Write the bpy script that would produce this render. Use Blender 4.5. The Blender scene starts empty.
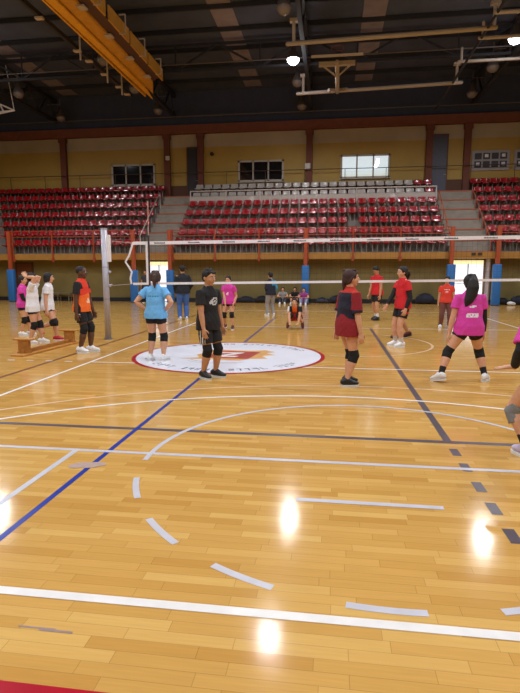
import bpy, bmesh, math, random
from mathutils import Vector, Matrix, noise
random.seed(7)
C = bpy.context.scene.collection
V = Vector
PI = math.pi
R = math.radians

# ------------------------------------------------------------------ materials
def lin(c):
    out = []
    for v in c[:3]:
        v /= 255.0
        out.append(v / 12.92 if v <= .04045 else ((v + .055) / 1.055) ** 2.4)
    return tuple(out) + (1.0,)

MATS = {}
def mat(name, rgb, rough=.7, metal=0., var=.12, scale=30., emit=None, bump=0., coat=0., spec=.5):
    if name in MATS: return MATS[name]
    m = bpy.data.materials.new(name); m.use_nodes = True
    nt = m.node_tree; b = nt.nodes['Principled BSDF']
    b.inputs['Roughness'].default_value = rough
    b.inputs['Metallic'].default_value = metal
    b.inputs['Specular IOR Level'].default_value = spec
    if coat: b.inputs['Coat Weight'].default_value = coat
    col = lin(rgb)
    if var > 0:
        tc = nt.nodes.new('ShaderNodeTexCoord'); no = nt.nodes.new('ShaderNodeTexNoise')
        no.inputs['Scale'].default_value = scale; no.inputs['Detail'].default_value = 4
        nt.links.new(tc.outputs['Object'], no.inputs['Vector'])
        rp = nt.nodes.new('ShaderNodeValToRGB')
        rp.color_ramp.elements[0].position = .3; rp.color_ramp.elements[1].position = .7
        rp.color_ramp.elements[0].color = tuple(x * (1 - var) for x in col[:3]) + (1,)
        rp.color_ramp.elements[1].color = tuple(min(1, x * (1 + var)) for x in col[:3]) + (1,)
        nt.links.new(no.outputs['Fac'], rp.inputs['Fac'])
        nt.links.new(rp.outputs['Color'], b.inputs['Base Color'])
        if bump:
            bp = nt.nodes.new('ShaderNodeBump'); bp.inputs['Strength'].default_value = bump
            bp.inputs['Distance'].default_value = .01
            nt.links.new(no.outputs['Fac'], bp.inputs['Height']); nt.links.new(bp.outputs['Normal'], b.inputs['Normal'])
    else:
        b.inputs['Base Color'].default_value = col
    if emit:
        b.inputs['Emission Color'].default_value = lin(emit[0]); b.inputs['Emission Strength'].default_value = emit[1]
    MATS[name] = m
    return m

def floor_mat():
    m = bpy.data.materials.new('parquet'); m.use_nodes = True
    nt = m.node_tree; N = nt.nodes; L = nt.links; b = N['Principled BSDF']
    def math_(op, a, c=None, d=None):
        n = N.new('ShaderNodeMath'); n.operation = op
        for i, v in enumerate((a, c, d)):
            if v is None: continue
            if isinstance(v, (int, float)): n.inputs[i].default_value = v
            else: L.new(v, n.inputs[i])
        return n.outputs[0]
    tc = N.new('ShaderNodeTexCoord'); sp = N.new('ShaderNodeSeparateXYZ'); L.new(tc.outputs['Object'], sp.inputs[0])
    x, y = sp.outputs[0], sp.outputs[1]
    rowv = math_('DIVIDE', y, .068); row = math_('FLOOR', rowv); rf = math_('FRACT', rowv)
    wn = N.new('ShaderNodeTexWhiteNoise'); wn.noise_dimensions = '1D'; L.new(row, wn.inputs['W'])
    uu = math_('ADD', math_('DIVIDE', x, .46), math_('MULTIPLY', wn.outputs['Value'], 7.3))
    bi = math_('FLOOR', uu); bf = math_('FRACT', uu)
    cb = N.new('ShaderNodeCombineXYZ'); L.new(row, cb.inputs[0]); L.new(bi, cb.inputs[1])
    w2 = N.new('ShaderNodeTexWhiteNoise'); w2.noise_dimensions = '2D'; L.new(cb.outputs[0], w2.inputs['Vector'])
    rp = N.new('ShaderNodeValToRGB'); e = rp.color_ramp.elements
    e[0].position = 0; e[0].color = lin((192, 142, 72)); e[1].position = 1; e[1].color = lin((213, 171, 100))
    k = rp.color_ramp.elements.new(.25); k.color = lin((199, 152, 81))
    k = rp.color_ramp.elements.new(.75); k.color = lin((206, 159, 88))
    L.new(w2.outputs['Value'], rp.inputs['Fac'])
    # grain along the board
    mp = N.new('ShaderNodeMapping'); mp.inputs['Scale'].default_value = (3, 60, 1); L.new(tc.outputs['Object'], mp.inputs['Vector'])
    no = N.new('ShaderNodeTexNoise'); no.inputs['Scale'].default_value = 1.4; no.inputs['Detail'].default_value = 5
    L.new(mp.outputs[0], no.inputs['Vector'])
    g = math_('ADD', math_('MULTIPLY', no.outputs['Fac'], .24), .88)
    # broad wear
    n2 = N.new('ShaderNodeTexNoise'); n2.inputs['Scale'].default_value = .55; n2.inputs['Detail'].default_value = 4
    L.new(tc.outputs['Object'], n2.inputs['Vector'])
    g = math_('MULTIPLY', g, math_('ADD', math_('MULTIPLY', n2.outputs['Fac'], .2), .9))
    # seams
    s1 = math_('LESS_THAN', rf, .035); s2 = math_('LESS_THAN', bf, .006)
    seam = math_('MAXIMUM', s1, s2)
    g = math_('MULTIPLY', g, math_('SUBTRACT', 1, math_('MULTIPLY', seam, .32)))
    mx = N.new('ShaderNodeVectorMath'); mx.operation = 'SCALE'
    L.new(rp.outputs['Color'], mx.inputs[0]); L.new(g, mx.inputs['Scale'])
    L.new(mx.outputs[0], b.inputs['Base Color'])
    n3 = N.new('ShaderNodeTexNoise'); n3.inputs['Scale'].default_value = 4; n3.inputs['Detail'].default_value = 6
    L.new(tc.outputs['Object'], n3.inputs['Vector'])
    L.new(math_('ADD', math_('MULTIPLY', n3.outputs['Fac'], .1), .07), b.inputs['Roughness'])
    b.inputs['Specular IOR Level'].default_value = .09
    bp = N.new('ShaderNodeBump'); bp.inputs['Strength'].default_value = .05; bp.inputs['Distance'].default_value = .004
    L.new(no.outputs['Fac'], bp.inputs['Height']); L.new(bp.outputs['Normal'], b.inputs['Normal'])
    return m

def wall_mat():
    """mustard wall paint with a beige band along the top"""
    m = bpy.data.materials.new('wall_paint'); m.use_nodes = True
    nt = m.node_tree; N = nt.nodes; L = nt.links; b = N['Principled BSDF']
    tc = N.new('ShaderNodeTexCoord'); sp = N.new('ShaderNodeSeparateXYZ'); L.new(tc.outputs['Object'], sp.inputs[0])
    gt = N.new('ShaderNodeMath'); gt.operation = 'GREATER_THAN'; gt.inputs[1].default_value = 8.55; L.new(sp.outputs[2], gt.inputs[0])
    no = N.new('ShaderNodeTexNoise'); no.inputs['Scale'].default_value = .8; no.inputs['Detail'].default_value = 5
    L.new(tc.outputs['Object'], no.inputs['Vector'])
    mx = N.new('ShaderNodeMixRGB'); L.new(gt.outputs[0], mx.inputs['Fac'])
    mx.inputs[1].default_value = lin((180, 146, 66)); mx.inputs[2].default_value = lin((178, 162, 140))
    m2 = N.new('ShaderNodeMixRGB'); m2.blend_type = 'MULTIPLY'; m2.inputs['Fac'].default_value = .35
    L.new(mx.outputs[0], m2.inputs[1]); L.new(no.outputs['Fac'], m2.inputs[2])
    L.new(m2.outputs[0], b.inputs['Base Color']); b.inputs['Roughness'].default_value = .6
    return m

# ------------------------------------------------------------------ mesh helpers
def link(name, me, parent=None):
    o = bpy.data.objects.new(name, me); C.objects.link(o)
    if parent is not None: o.parent = parent
    return o

def tag(o, label=None, cat=None, group=None, kind=None):
    if label: o['label'] = label
    if cat: o['category'] = cat
    if group: o['group'] = group
    if kind: o['kind'] = kind
    return o

def empty(name, loc, rz=0., label=None, cat=None, group=None):
    o = bpy.data.objects.new(name, None); C.objects.link(o)
    o.location = loc; o.rotation_euler = (0, 0, rz); o.empty_display_size = .1
    return tag(o, label, cat, group)

def build(name, bm, mats, parent=None, smooth=False, loc=None):
    bmesh.ops.recalc_face_normals(bm, faces=bm.faces)
    me = bpy.data.meshes.new(name); bm.to_mesh(me); bm.free()
    if not isinstance(mats, (list, tuple)): mats = [mats]
    for k in mats: me.materials.append(k)
    if smooth:
        me.polygons.foreach_set('use_smooth', [True] * len(me.polygons))
    o = link(name, me, parent)
    if loc is not None: o.location = loc
    return o

def box(bm, lo, hi, bev=0., mi=0, M=None):
    lo = V(lo); hi = V(hi); c = (lo + hi) / 2; s = hi - lo
    mtx = Matrix.Translation(c) @ Matrix.Diagonal((s.x, s.y, s.z, 1))
    if M is not None: mtx = M @ mtx
    r = bmesh.ops.create_cube(bm, size=1, matrix=mtx)
    fs = set(f for v in r['verts'] for f in v.link_faces)
    for f in fs: f.material_index = mi
    if bev > 0:
        es = list(set(e for v in r['verts'] for e in v.link_edges))
        bmesh.ops.bevel(bm, geom=es, offset=bev, segments=2, affect='EDGES', profile=.5)

def bar(bm, a, b, w, h=None, mi=0, up=V((0, 0, 1))):
    """square-section bar from a to b"""
    a = V(a); b = V(b); h = h or w
    d = (b - a); L = d.length; d = d / L
    if abs(d.dot(up)) > .99: up = V((0, 1, 0))
    s = d.cross(up).normalized(); u = s.cross(d)
    M = Matrix((s, d, u)).transposed().to_4x4(); M.translation = (a + b) / 2
    r = bmesh.ops.create_cube(bm, size=1, matrix=M @ Matrix.Diagonal((w, L, h, 1)))
    for f in set(f for v in r['verts'] for f in v.link_faces): f.material_index = mi

def tube(bm, pts, rads, n=12, ref=None, mi=0, cap=True):
    """elliptical tube along a polyline; rads scalar or (ra along ref, rb)"""
    pts = [V(p) for p in pts]; K = len(pts)
    if not isinstance(rads, list): rads = [rads] * K
    ref = V(ref) if ref is not None else None
    rings = []; prev = None
    ext_p = []; ext_r = []
    rr = [(r, r) if not isinstance(r, (tuple, list)) else r for r in rads]
    if cap:
        d0 = (pts[0] - pts[1]).normalized(); d1 = (pts[-1] - pts[-2]).normalized()
        def capseq(p, d, r):
            m = min(r)
            return [(p + d * m * math.sin(t), (r[0] * math.cos(t), r[1] * math.cos(t))) for t in (R(25), R(50), R(72))]
        a = capseq(pts[0], d0, rr[0])[::-1]; z = capseq(pts[-1], d1, rr[-1])
        pts = [q[0] for q in a] + pts + [q[0] for q in z]
        rr = [q[1] for q in a] + rr + [q[1] for q in z]
        K = len(pts)
    for i, p in enumerate(pts):
        t = (pts[min(i + 1, K - 1)] - pts[max(i - 1, 0)]).normalized()
        if ref is not None:
            s = ref - t * ref.dot(t)
            if s.length < 1e-4: s = prev if prev is not None else t.orthogonal()
        elif prev is None: s = t.orthogonal()
        else: s = prev - t * prev.dot(t)
        s = s.normalized(); prev = s; u = t.cross(s)
        rings.append([bm.verts.new(p + s * math.cos(2 * PI * k / n) * rr[i][0] + u * math.sin(2 * PI * k / n) * rr[i][1]) for k in range(n)])
    for i in range(K - 1):
        for k in range(n):
            f = bm.faces.new((rings[i][k], rings[i][(k + 1) % n], rings[i + 1][(k + 1) % n], rings[i + 1][k])); f.material_index = mi
    f = bm.faces.new(rings[0][::-1]); f.material_index = mi
    f = bm.faces.new(rings[-1]); f.material_index = mi

def ball(bm, c, r, M=None, seg=16):
    if isinstance(r, (int, float)): r = (r, r, r)
    mtx = Matrix.Translation(V(c)) @ Matrix.Diagonal((r[0], r[1], r[2], 1))
    if M is not None: mtx = M @ mtx
    bmesh.ops.create_uvsphere(bm, u_segments=seg, v_segments=max(6, seg // 2 + 2), radius=1, matrix=mtx)

def solid(name, bm, mats, parent, vox, smooth=3, fn=None):
    """union the closed shells in bm into ONE continuous skin"""
    bmesh.ops.recalc_face_normals(bm, faces=bm.faces)
    me = bpy.data.meshes.new('tmp'); bm.to_mesh(me); bm.free()
    t = bpy.data.objects.new('tmp', me); C.objects.link(t)
    md = t.modifiers.new('r', 'REMESH'); md.mode = 'VOXEL'; md.voxel_size = vox; md.use_smooth_shade = True
    if smooth:
        ms = t.modifiers.new('s', 'SMOOTH'); ms.factor = .5; ms.iterations = smooth
    dg = bpy.context.evaluated_depsgraph_get()
    out = bpy.data.meshes.new_from_object(t.evaluated_get(dg))
    bpy.data.objects.remove(t); bpy.data.meshes.remove(me)
    out.name = name; out.materials.clear()
    if not isinstance(mats, (list, tuple)): mats = [mats]
    for k in mats: out.materials.append(k)
    if fn:
        for p in out.polygons: p.material_index = fn(p.center, p.normal)
    else:
        out.polygons.foreach_set('material_index', [0] * len(out.polygons))
    out.polygons.foreach_set('use_smooth', [True] * len(out.polygons))
    return link(name, out, parent)

# ------------------------------------------------------------------ people
def ik(A, B, l1, l2, pole):
    d = B - A; L = min(d.length, (l1 + l2) * .9985); u = d.normalized(); B = A + u * L
    a = (l1 * l1 - l2 * l2 + L * L) / (2 * L); hh = math.sqrt(max(0, l1 * l1 - a * a))
    p = V(pole); p = p - u * p.dot(u)
    p = p.normalized() if p.length > 1e-5 else u.orthogonal().normalized()
    return A + u * a + p * hh, B

cloth = lambda name, rgb, **k: mat(name, rgb, .85, var=.1, scale=60, **k)
SK = mat('skin_light', (214, 160, 128), .55, var=.06)
SK2 = mat('skin_tan', (196, 142, 106), .55, var=.06)
SKD = mat('skin_dark', (92, 58, 42), .5, var=.06)
HB = mat('hair_black', (26, 21, 22), .7, var=.25, scale=90)
HBR = mat('hair_brown', (66, 46, 38), .7, var=.25, scale=90)
HRB = mat('hair_auburn', (60, 34, 32), .7, var=.25, scale=90)
BLK = cloth('black_cloth', (26, 26, 30))
PAD = cloth('kneepad_black', (20, 20, 23))
NAVY = cloth('navy_cloth', (30, 32, 58))
WHT = cloth('white_cloth', (232, 232, 238))
PINK = cloth('pink_cloth', (214, 62, 166))
BLUE = cloth('sky_blue_cloth', (112, 184, 244))
RED = cloth('red_cloth', (206, 32, 40))
MAR = cloth('maroon_cloth', (140, 26, 38))
ORG = cloth('orange_cloth', (242, 106, 32))
ROR = cloth('red_orange_cloth', (222, 58, 34))
GREY = cloth('grey_cloth', (150, 148, 150))
DGRY = cloth('dark_grey_cloth', (62, 62, 70))
DENIM = cloth('denim', (66, 104, 176))
MAUVE = cloth('mauve_trousers', (112, 66, 60))
TEAL = cloth('teal_cloth', (56, 138, 176))
BRICK = cloth('brick_red_cloth', (216, 62, 46))
SWHITE = mat('shoe_white', (236, 236, 240), .5, var=.05)
SBLACK = mat('shoe_black', (28, 28, 32), .5, var=.1)
SRED = mat('shoe_red', (196, 30, 44), .5, var=.1)
SDRED = mat('shoe_dark_red', (96, 40, 48), .5, var=.1)
SOLE = mat('sole_white', (228, 228, 226), .6, var=.05)
SOLEK = mat('sole_dark', (40, 40, 42), .6, var=.05)
EYEW = mat('eye_white', (225, 220, 215), .3, var=0)
IRIS = mat('iris_dark', (30, 20, 16), .2, var=0)
LIP = mat('lip', (158, 84, 78), .5, var=.05)
LIPD = mat('lip_dark', (84, 44, 38), .5, var=.05)

def person(loc, face, h, label, skin=SK, hair=HB, style='short', shirt=WHT, shirt_fn=None, shorts=BLK, shorts_fn=None, long_legs=False,
           short_len=.32, pads=True, pad_mat=PAD, shoe=SWHITE, sole=SOLE, sock=None, sleeve=.5, arm_sleeve=(), long_sleeve=None,
           pel=(0, 0, .512), lean=3., lean0=0., side=0., feet=((-.06, 0, 0, 5, 0), (.06, 0, 0, -5, 0)), hands=((-.15, .03, .41), (.15, .03, .41)),
           epole=((-.5, -1, 0), (.5, -1, 0)), kpole=((-.1, 1, 0), (.1, 1, 0)), head=(0, 0), thumb=None, handdir=None, curl=14,
           vox=.0062, hem=.47, loose=1., pad_drop=(0, 0), wide=1., neck_fn=None, tail=None):
    P = empty('person', (loc[0], loc[1], 0), R(face), label, 'person')
    S = lambda x, y, z: V((x, y, z)) * h
    pel = S(*pel)
    # ---- spine: integrate a gentle bend from lean0 to lean
    lat = R(side)
    def dirn(t):
        a = R(lean0 + (lean - lean0) * min(1, t / .22))
        return V((math.sin(lat), math.sin(a), math.cos(a))).normalized()
    def spine(s):           # s in body heights above the pelvis centre
        if s <= 0: return pel + dirn(0) * s * h
        p = pel.copy(); n = 12
        for i in range(n): p += dirn(s * (i + .5) / n) * (s / n * h)
        return p
    X = V((1, 0, 0))
    up = dirn(.3)
    fw = X.cross(up) * -1 if X.cross(up).y < 0 else X.cross(up)
    z0 = .512
    sec = [(.475, .07, .052), (.50, .093, .064), (.535, .097, .066), (.58, .085, .058), (.62, .077, .053), (.67, .083, .056),
           (.72, .092, .061), (.765, .096, .060), (.795, .086, .050), (.818, .066, .044), (.835, .046, .040), (.848, .038, .038)]
    def torso(bm, kx, ky, lo, hi, flare=0., n=22):
        pts = []; rs = []
        zs = [lo] + [s[0] for s in sec if lo + .012 < s[0] < hi - .004] + [hi]
        for z in zs:
            for i in range(len(sec) - 1):
                if sec[i][0] <= z <= sec[i + 1][0]: break
            else: i = 0 if z < sec[0][0] else len(sec) - 2
            t = max(0, min(1, (z - sec[i][0]) / (sec[i + 1][0] - sec[i][0])))
            rx = sec[i][1] + (sec[i + 1][1] - sec[i][1]) * t; ry = sec[i][2] + (sec[i + 1][2] - sec[i][2]) * t
            if flare: 
                if z < .57: rx = max(rx, .115 + .006 * loose); ry = max(ry, .074 + .008 * loose)
                elif z < .62: rx = max(rx, .088 + flare); ry = max(ry, .062 + flare * .8)
                elif z < .70: rx = max(rx, .084 + flare * .8); ry = max(ry, .058 + flare * .7)
            fade = 1 if z < .79 else max(0, (.85 - z) / .06)
            pts.append(spine(z - z0)); rs.append(((rx * wide + kx * fade + .004 * (1 - fade)) * h, (ry * wide + ky * fade + .004 * (1 - fade)) * h))
        tube(bm, pts, rs, n=n, ref=X, cap=False)
    neck = spine(.845 - z0)
    sh = [spine(.782 - z0) + X * (s * .104 * wide * h) for s in (-1, 1)]
    hip = [pel + V((s * .052 * h, 0, -.012 * h)) for s in (-1, 1)]
    # ---- limbs
    arms = []
    for i in (0, 1):
        tgt = S(*hands[i]); e, w = ik(sh[i], tgt, .172 * h, .148 * h, epole[i]); arms.append((sh[i], e, w))
    legs = []
    for i in (0, 1):
        fx, fy, fz, yw, pt = feet[i]
        an = S(fx, fy, fz + .05)
        if pt:      # heel lifted: pivot about the ball of the foot
            q = Matrix.Rotation(R(yw), 4, 'Z') @ Matrix.Rotation(R(-pt), 4, 'X')
            ballp = S(fx, fy, fz) + Matrix.Rotation(R(yw), 4, 'Z') @ S(0, .07, 0)
            an = ballp + q @ S(0, -.07, .05)
        k, a2 = ik(hip[i], an, .236 * h, .226 * h, kpole[i]); legs.append((hip[i], k, a2))
    # ---- head frame
    hh = .141 * h if h < 1.6 else .136 * h
    nd = (dirn(.34) + V((0, 0, .8))).normalized()
    hc = neck + nd * (.028 * h) + V((0, .012 * h, 0)) + V((0, 0, .33 * hh))
    HM = Matrix.Translation(hc) @ Matrix.Rotation(R(head[0]), 4, 'Z') @ Matrix.Rotation(R(-head[1] - lean * .3), 4, 'X') @ Matrix.Scale(hh, 4)
    H3 = lambda *p: HM @ V(p)
    # ---- body: ONE skin
    bm = bmesh.new()
    torso(bm, 0, 0, .475, .845)
    tube(bm, [spine(.80 - z0), neck, H3(0, -.08, -.25)], [(.05 * h, .04 * h), .034 * h, .033 * h], n=14, ref=X)
    for i in (0, 1):
        s, e, w = arms[i]
        tube(bm, [spine(.785 - z0) + X * ((-1, 1)[i] * .06 * h), s, s.lerp(e, .3), s.lerp(e, .7), e, e.lerp(w, .25), e.lerp(w, .6), w],
             [.034 * h, .037 * h, .033 * h, .029 * h, .0255 * h, .0265 * h, .0225 * h, .017 * h], n=12)
        d = (w - e).normalized()
        if handdir and handdir[i] is not None: d = V(handdir[i]).normalized()
        tv = V(thumb[i]) if thumb and thumb[i] is not None else V((0, 1, 0))
        tv = tv - d * tv.dot(d); tv = tv.normalized() if tv.length > .05 else d.orthogonal().normalized()
        n_ = d.cross(tv) * (-1 if i == 1 else 1)
        tube(bm, [w - d * .006 * h, w + d * .02 * h, w + d * .05 * h], [(.0165 * h, .014 * h), (.024 * h, .0125 * h), (.025 * h, .0105 * h)], n=12, ref=tv)
        for k, ln in ((1.5, .041), (.5, .047), (-.5, .044), (-1.5, .034)):
            p = w + d * (.05 * h) + tv * (k * .0135 * h); pts = [p - d * .01 * h, p]
            for q in (1, 2, 3):
                c = R(curl * q); dd = d * math.cos(c) + n_ * math.sin(c) + tv * (k * .07)
                p = p + dd.normalized() * (ln * h * (.42, .32, .26)[q - 1]); pts.append(p)
            tube(bm, pts, [.0062 * h, .0062 * h, .0058 * h, .0053 * h, .0046 * h], n=8)
        p = w + d * .012 * h + tv * .014 * h
        q1 = p + (d * .6 + tv * .75 + n_ * .25).normalized() * .024 * h; q2 = q1 + (d * .9 + tv * .35 + n_ * .3).normalized() * .022 * h
        tube(bm, [p, q1, q2], [.0085 * h, .0072 * h, .0055 * h], n=8)
        hp, kn, an = legs[i]
        tube(bm, [hp + V((0, 0, .01 * h)), hp.lerp(kn, .25), hp.lerp(kn, .6), hp.lerp(kn, .9), kn, kn.lerp(an, .15), kn.lerp(an, .32), kn.lerp(an, .65), an.lerp(kn, .1), an - V((0, 0, .012 * h))],
             [.056 * h, .056 * h, .047 * h, .038 * h, .036 * h, .035 * h, .040 * h, .030 * h, .022 * h, .022 * h], n=14)
    # head shapes (fractions of the head height)
    ball(bm, (0, -.06, .11), (.375, .45, .40), HM, 20)
    ball(bm, (0, .07, -.1), (.31, .345, .36), HM, 20)
    ball(bm, (0, .2, -.37), (.17, .15, .12), HM)
    for s in (-1, 1):
        ball(bm, (s * .15, .26, -.1), (.13, .12, .12), HM, 12)
        ball(bm, (s * .36, -.04, -.03), (.05, .095, .14), HM, 12)
        ball(bm, (s * .13, .345, .12), (.12, .06, .04), HM, 12)
    tube(bm, [H3(0, .38, .07), H3(0, .44, -.03), H3(0, .485, -.10)], [.04 * hh, .048 * hh, .062 * hh], n=10)
    ball(bm, (0, .37, -.235), (.11, .06, .05), HM, 12)
    solid('body', bm, skin, P, vox, 3)
    for s in (-1, 1):
        bm = bmesh.new(); ball(bm, (s * .145, .365, .035), (.065, .045, .04), HM, 12)
        Mi = HM.inverted()
        bm2 = bm
        for f in bm2.faces:
            c = Mi @ f.calc_center_median()
            f.material_index = 1 if math.hypot(c.x - s * .145, c.z - .035) < .042 else 0
        build('eye', bm, [EYEW, IRIS], P, True)
        bm = bmesh.new(); tube(bm, [H3(s * .07, .405, .12), H3(s * .15, .40, .145), H3(s * .23, .35, .125)], [.014 * hh, .02 * hh, .012 * hh], n=8)
        build('eyebrow', bm, hair, P, True)
    bm = bmesh.new(); tube(bm, [H3(-.1, .385, -.225), H3(0, .425, -.222), H3(.1, .385, -.225)], [(.012 * hh, .016 * hh), (.02 * hh, .026 * hh), (.012 * hh, .016 * hh)], n=8)
    build('mouth', bm, LIPD if skin is SKD else LIP, P, True)
    # ---- hair
    bm = bmesh.new()
    if style == 'crop':
        ball(bm, (0, -.09, .14), (.385, .445, .395), HM, 22)
    elif style == 'short':
        ball(bm, (0, -.1, .16), (.405, .455, .405), HM, 22)
        ball(bm, (0, -.24, -.02), (.345, .29, .3), HM, 18)
        rh = random.Random(int(h * 1000))
        for x in (-.26, -.13, 0, .13, .26): ball(bm, (x, .235 - abs(x) * .25, .36), (.09, .12, .1), HM @ Matrix.Rotation(rh.uniform(-.15, .15), 4, 'X'), 10)
        for q in range(9): ball(bm, (rh.uniform(-.25, .25), rh.uniform(-.35, .15), .5), (.1, .12, .09), HM, 10)
        for s in (-1, 1): ball(bm, (s * .335, -.06, .1), (.06, .15, .2), HM, 12)
    else:
        ball(bm, (0, -.1, .13), (.41, .46, .43), HM, 22)
        ball(bm, (0, -.22, -.08), (.36, .33, .34), HM, 18)
        for s in (-1, 1):       # hair swept back from a parting
            tube(bm, [H3(s * .02, .29, .41), H3(s * .2, .24, .33), H3(s * .345, .06, .15), H3(s * .37, -.1, -.04), H3(s * .31, -.22, -.24)], [.065 * hh, .085 * hh, .075 * hh, .085 * hh, .09 * hh], n=10)
        rh = random.Random(int(h * 997))
        for q in range(10): ball(bm, (rh.uniform(-.17, .17), rh.uniform(-.35, .1), rh.uniform(.44, .5)), (.12, .17, .06), HM, 10)
        if style == 'bob':
            for s in (-1, 1): ball(bm, (s * .33, .0, -.08), (.1, .2, .33), HM, 14)
            ball(bm, (0, -.26, -.2), (.36, .28, .34), HM, 16)
    hr = solid('hair', bm, hair, P, vox, 2)
    bm = None
    if tail:
        bm = bmesh.new(); pts = [H3(*q[:3]) for q in tail]; rs = [q[3] * hh for q in tail]
        tube(bm, pts, rs, n=12); solid('ponytail', bm, hair, hr, vox, 2)
    # ---- shirt
    bm = bmesh.new()
    torso(bm, .011 * loose, .011 * loose, hem, .85, flare=.016 * loose, n=26)
    for i in (0, 1):
        s, e, w = arms[i]
        tube(bm, [spine(.785 - z0) + X * ((-1, 1)[i] * .055 * h), s, s.lerp(e, sleeve * .5), s.lerp(e, sleeve)],
             [.036 * h, .0435 * h, .0435 * h, (.041 + .004 * loose) * h], n=16, cap=False)
        if long_sleeve and sleeve >= 1:
            tube(bm, [s.lerp(e, .5), e, e.lerp(w, .5), e.lerp(w, .95)], [.04 * h, .036 * h, .031 * h, .026 * h], n=14)
    sm = shirt if isinstance(shirt, list) else [shirt]
    inv = 1 / h
    sfn = (lambda c, n: shirt_fn(c * inv, n)) if shirt_fn else None
    so0 = solid('shirt', bm, sm, P, vox, 4, sfn)
    folds(so0.data, h, .0045)
    for i in arm_sleeve:
        s, e, w = arms[i]; bm = bmesh.new()
        tube(bm, [s.lerp(e, .35), s.lerp(e, .7), e, e.lerp(w, .25), e.lerp(w, .6), e.lerp(w, .93)],
             [.037 * h, .0335 * h, .0295 * h, .0305 * h, .027 * h, .0215 * h], n=14, cap=False)
        solid('arm_sleeve', bm, BLK, P, vox, 2)
    # ---- shorts / trousers
    bm = bmesh.new()
    torso(bm, .006, .006, .478, .60, n=22)
    for i in (0, 1):
        hp, kn, an = legs[i]
        if long_legs:
            tube(bm, [hp + V((0, 0, .01 * h)), hp.lerp(kn, .3), hp.lerp(kn, .7), kn, kn.lerp(an, .3), kn.lerp(an, .7), an - V((0, 0, .005 * h))],
                 [.064 * h, .064 * h, .055 * h, .047 * h, .047 * h, .041 * h, .040 * h], n=16, cap=False)
        else:
            tube(bm, [hp + V((0, 0, .01 * h)), hp.lerp(kn, short_len * .5), hp.lerp(kn, short_len)], [.064 * h, .065 * h, (.061 if short_len < .5 else .060) * h], n=16, cap=False)
    so = shorts if isinstance(shorts, list) else [shorts]
    ffn = (lambda c, n: shorts_fn(c * inv, n)) if shorts_fn else None
    so1 = solid('trousers' if long_legs else 'shorts', bm, so, P, vox, 3, ffn)
    folds(so1.data, h, .0035)
    # ---- knee pads, socks, shoes
    for i in (0, 1):
        hp, kn, an = legs[i]
        if pads and not long_legs:
            bm = bmesh.new(); kf = (kn - (hp + an) / 2); kf = kf.normalized() if kf.length > .01 * h else V((0, 1, 0))
            dv = V((0, 0, -pad_drop[i] * h))
            tube(bm, [kn.lerp(hp, .22) + dv, kn.lerp(hp, .1) + dv, kn + kf * .004 * h + dv, kn.lerp(an, .12) + dv, kn.lerp(an, .26) + dv],
                 [.0425 * h, .0435 * h, .0445 * h, .043 * h, .0425 * h], n=16, cap=False)
            ball(bm, kn + kf * .018 * h + dv, (.028 * h, .026 * h, .04 * h))
            solid('knee_pad', bm, pad_mat, P, vox, 2)
        fx, fy, fz, yw, pt = feet[i]
        base = S(fx, fy, fz)
        M = Matrix.Translation(base) @ Matrix.Rotation(R(yw), 4, 'Z')
        if pt: M = M @ Matrix.Translation(S(0, .07, 0)) @ Matrix.Rotation(R(-pt), 4, 'X') @ Matrix.Translation(S(0, -.07, 0))
        # follow the solved ankle when the target was out of reach
        off = legs[i][2] - (M @ S(0, 0, .05)); M = Matrix.Translation(off) @ M
        if sock is not None:
            bm = bmesh.new(); tube(bm, [an, an.lerp(kn, .22), an.lerp(kn, .4)], [.0255 * h, .0275 * h, .031 * h], n=14, cap=False)
            solid('sock', bm, sock, P, vox, 1)
        bm = bmesh.new()
        ss = [(-.043, .012, .012), (-.036, .022, .026), (-.01, .0265, .036), (.02, .028, .034), (.05, .031, .024), (.08, .030, .018), (.1, .021, .014), (.108, .01, .009)]
        tube(bm, [M @ S(0, q[0], q[2] + .012) for q in ss], [(q[1] * h, q[2] * h) for q in ss], n=16, ref=(M.to_3x3() @ X), cap=False)
        tube(bm, [M @ S(0, -.006, .04), M @ S(0, -.006, .062)], [(.028 * h, .034 * h), (.026 * h, .031 * h)], n=14, ref=(M.to_3x3() @ X), cap=False)
        sho = solid('shoe', bm, shoe, P, vox, 2)
        bm = bmesh.new()
        out = [(-.046, .0), (-.042, .016), (-.02, .025), (.01, .026), (.045, .031), (.08, .032), (.1, .023), (.112, .0)]
        ring = [(x, y) for y, x in out] + [(-x, y) for y, x in out[-2:0:-1]]
        lo = [bm.verts.new(M @ S(x, y, 0)) for x, y in ring]; hi2 = [bm.verts.new(M @ S(x, y, .017)) for x, y in ring]
        bm.faces.new(lo[::-1]); bm.faces.new(hi2)
        for a in range(len(ring)): bm.faces.new((lo[a], lo[(a + 1) % len(ring)], hi2[(a + 1) % len(ring)], hi2[a]))
        so_ = build('sole', bm, sole, sho)
    return P

def folds(me, h, amp):
    """soft creases pressed into the cloth"""
    me.calc_loop_triangles() if False else None
    ns = [v.normal.copy() for v in me.vertices]
    off = random.uniform(0, 50)
    for v, n in zip(me.vertices, ns):
        p = v.co / h
        q = noise.noise(V((p.x * 16 + p.z * 9 + off, p.y * 16, p.z * 7))) + .5 * noise.noise(V((p.x * 34 - p.z * 20, p.y * 34 + off, p.z * 18)))
        v.co = v.co + n * (q * amp * h)

def back_print(c, n, rows, x0, x1, z0, z1, front=False):
    """is this spot of cloth inside a block of printed strokes"""
    if (n.y > 0) != front: return False
    if not (x0 < c.x < x1 and z0 < c.z < z1): return False
    u = (c.x - x0) / (x1 - x0); v = (z1 - c.z) / (z1 - z0)
    r = rows[min(len(rows) - 1, int(v * len(rows)))]
    return r[min(len(r) - 1, int(u * len(r)))] == '#'

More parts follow.
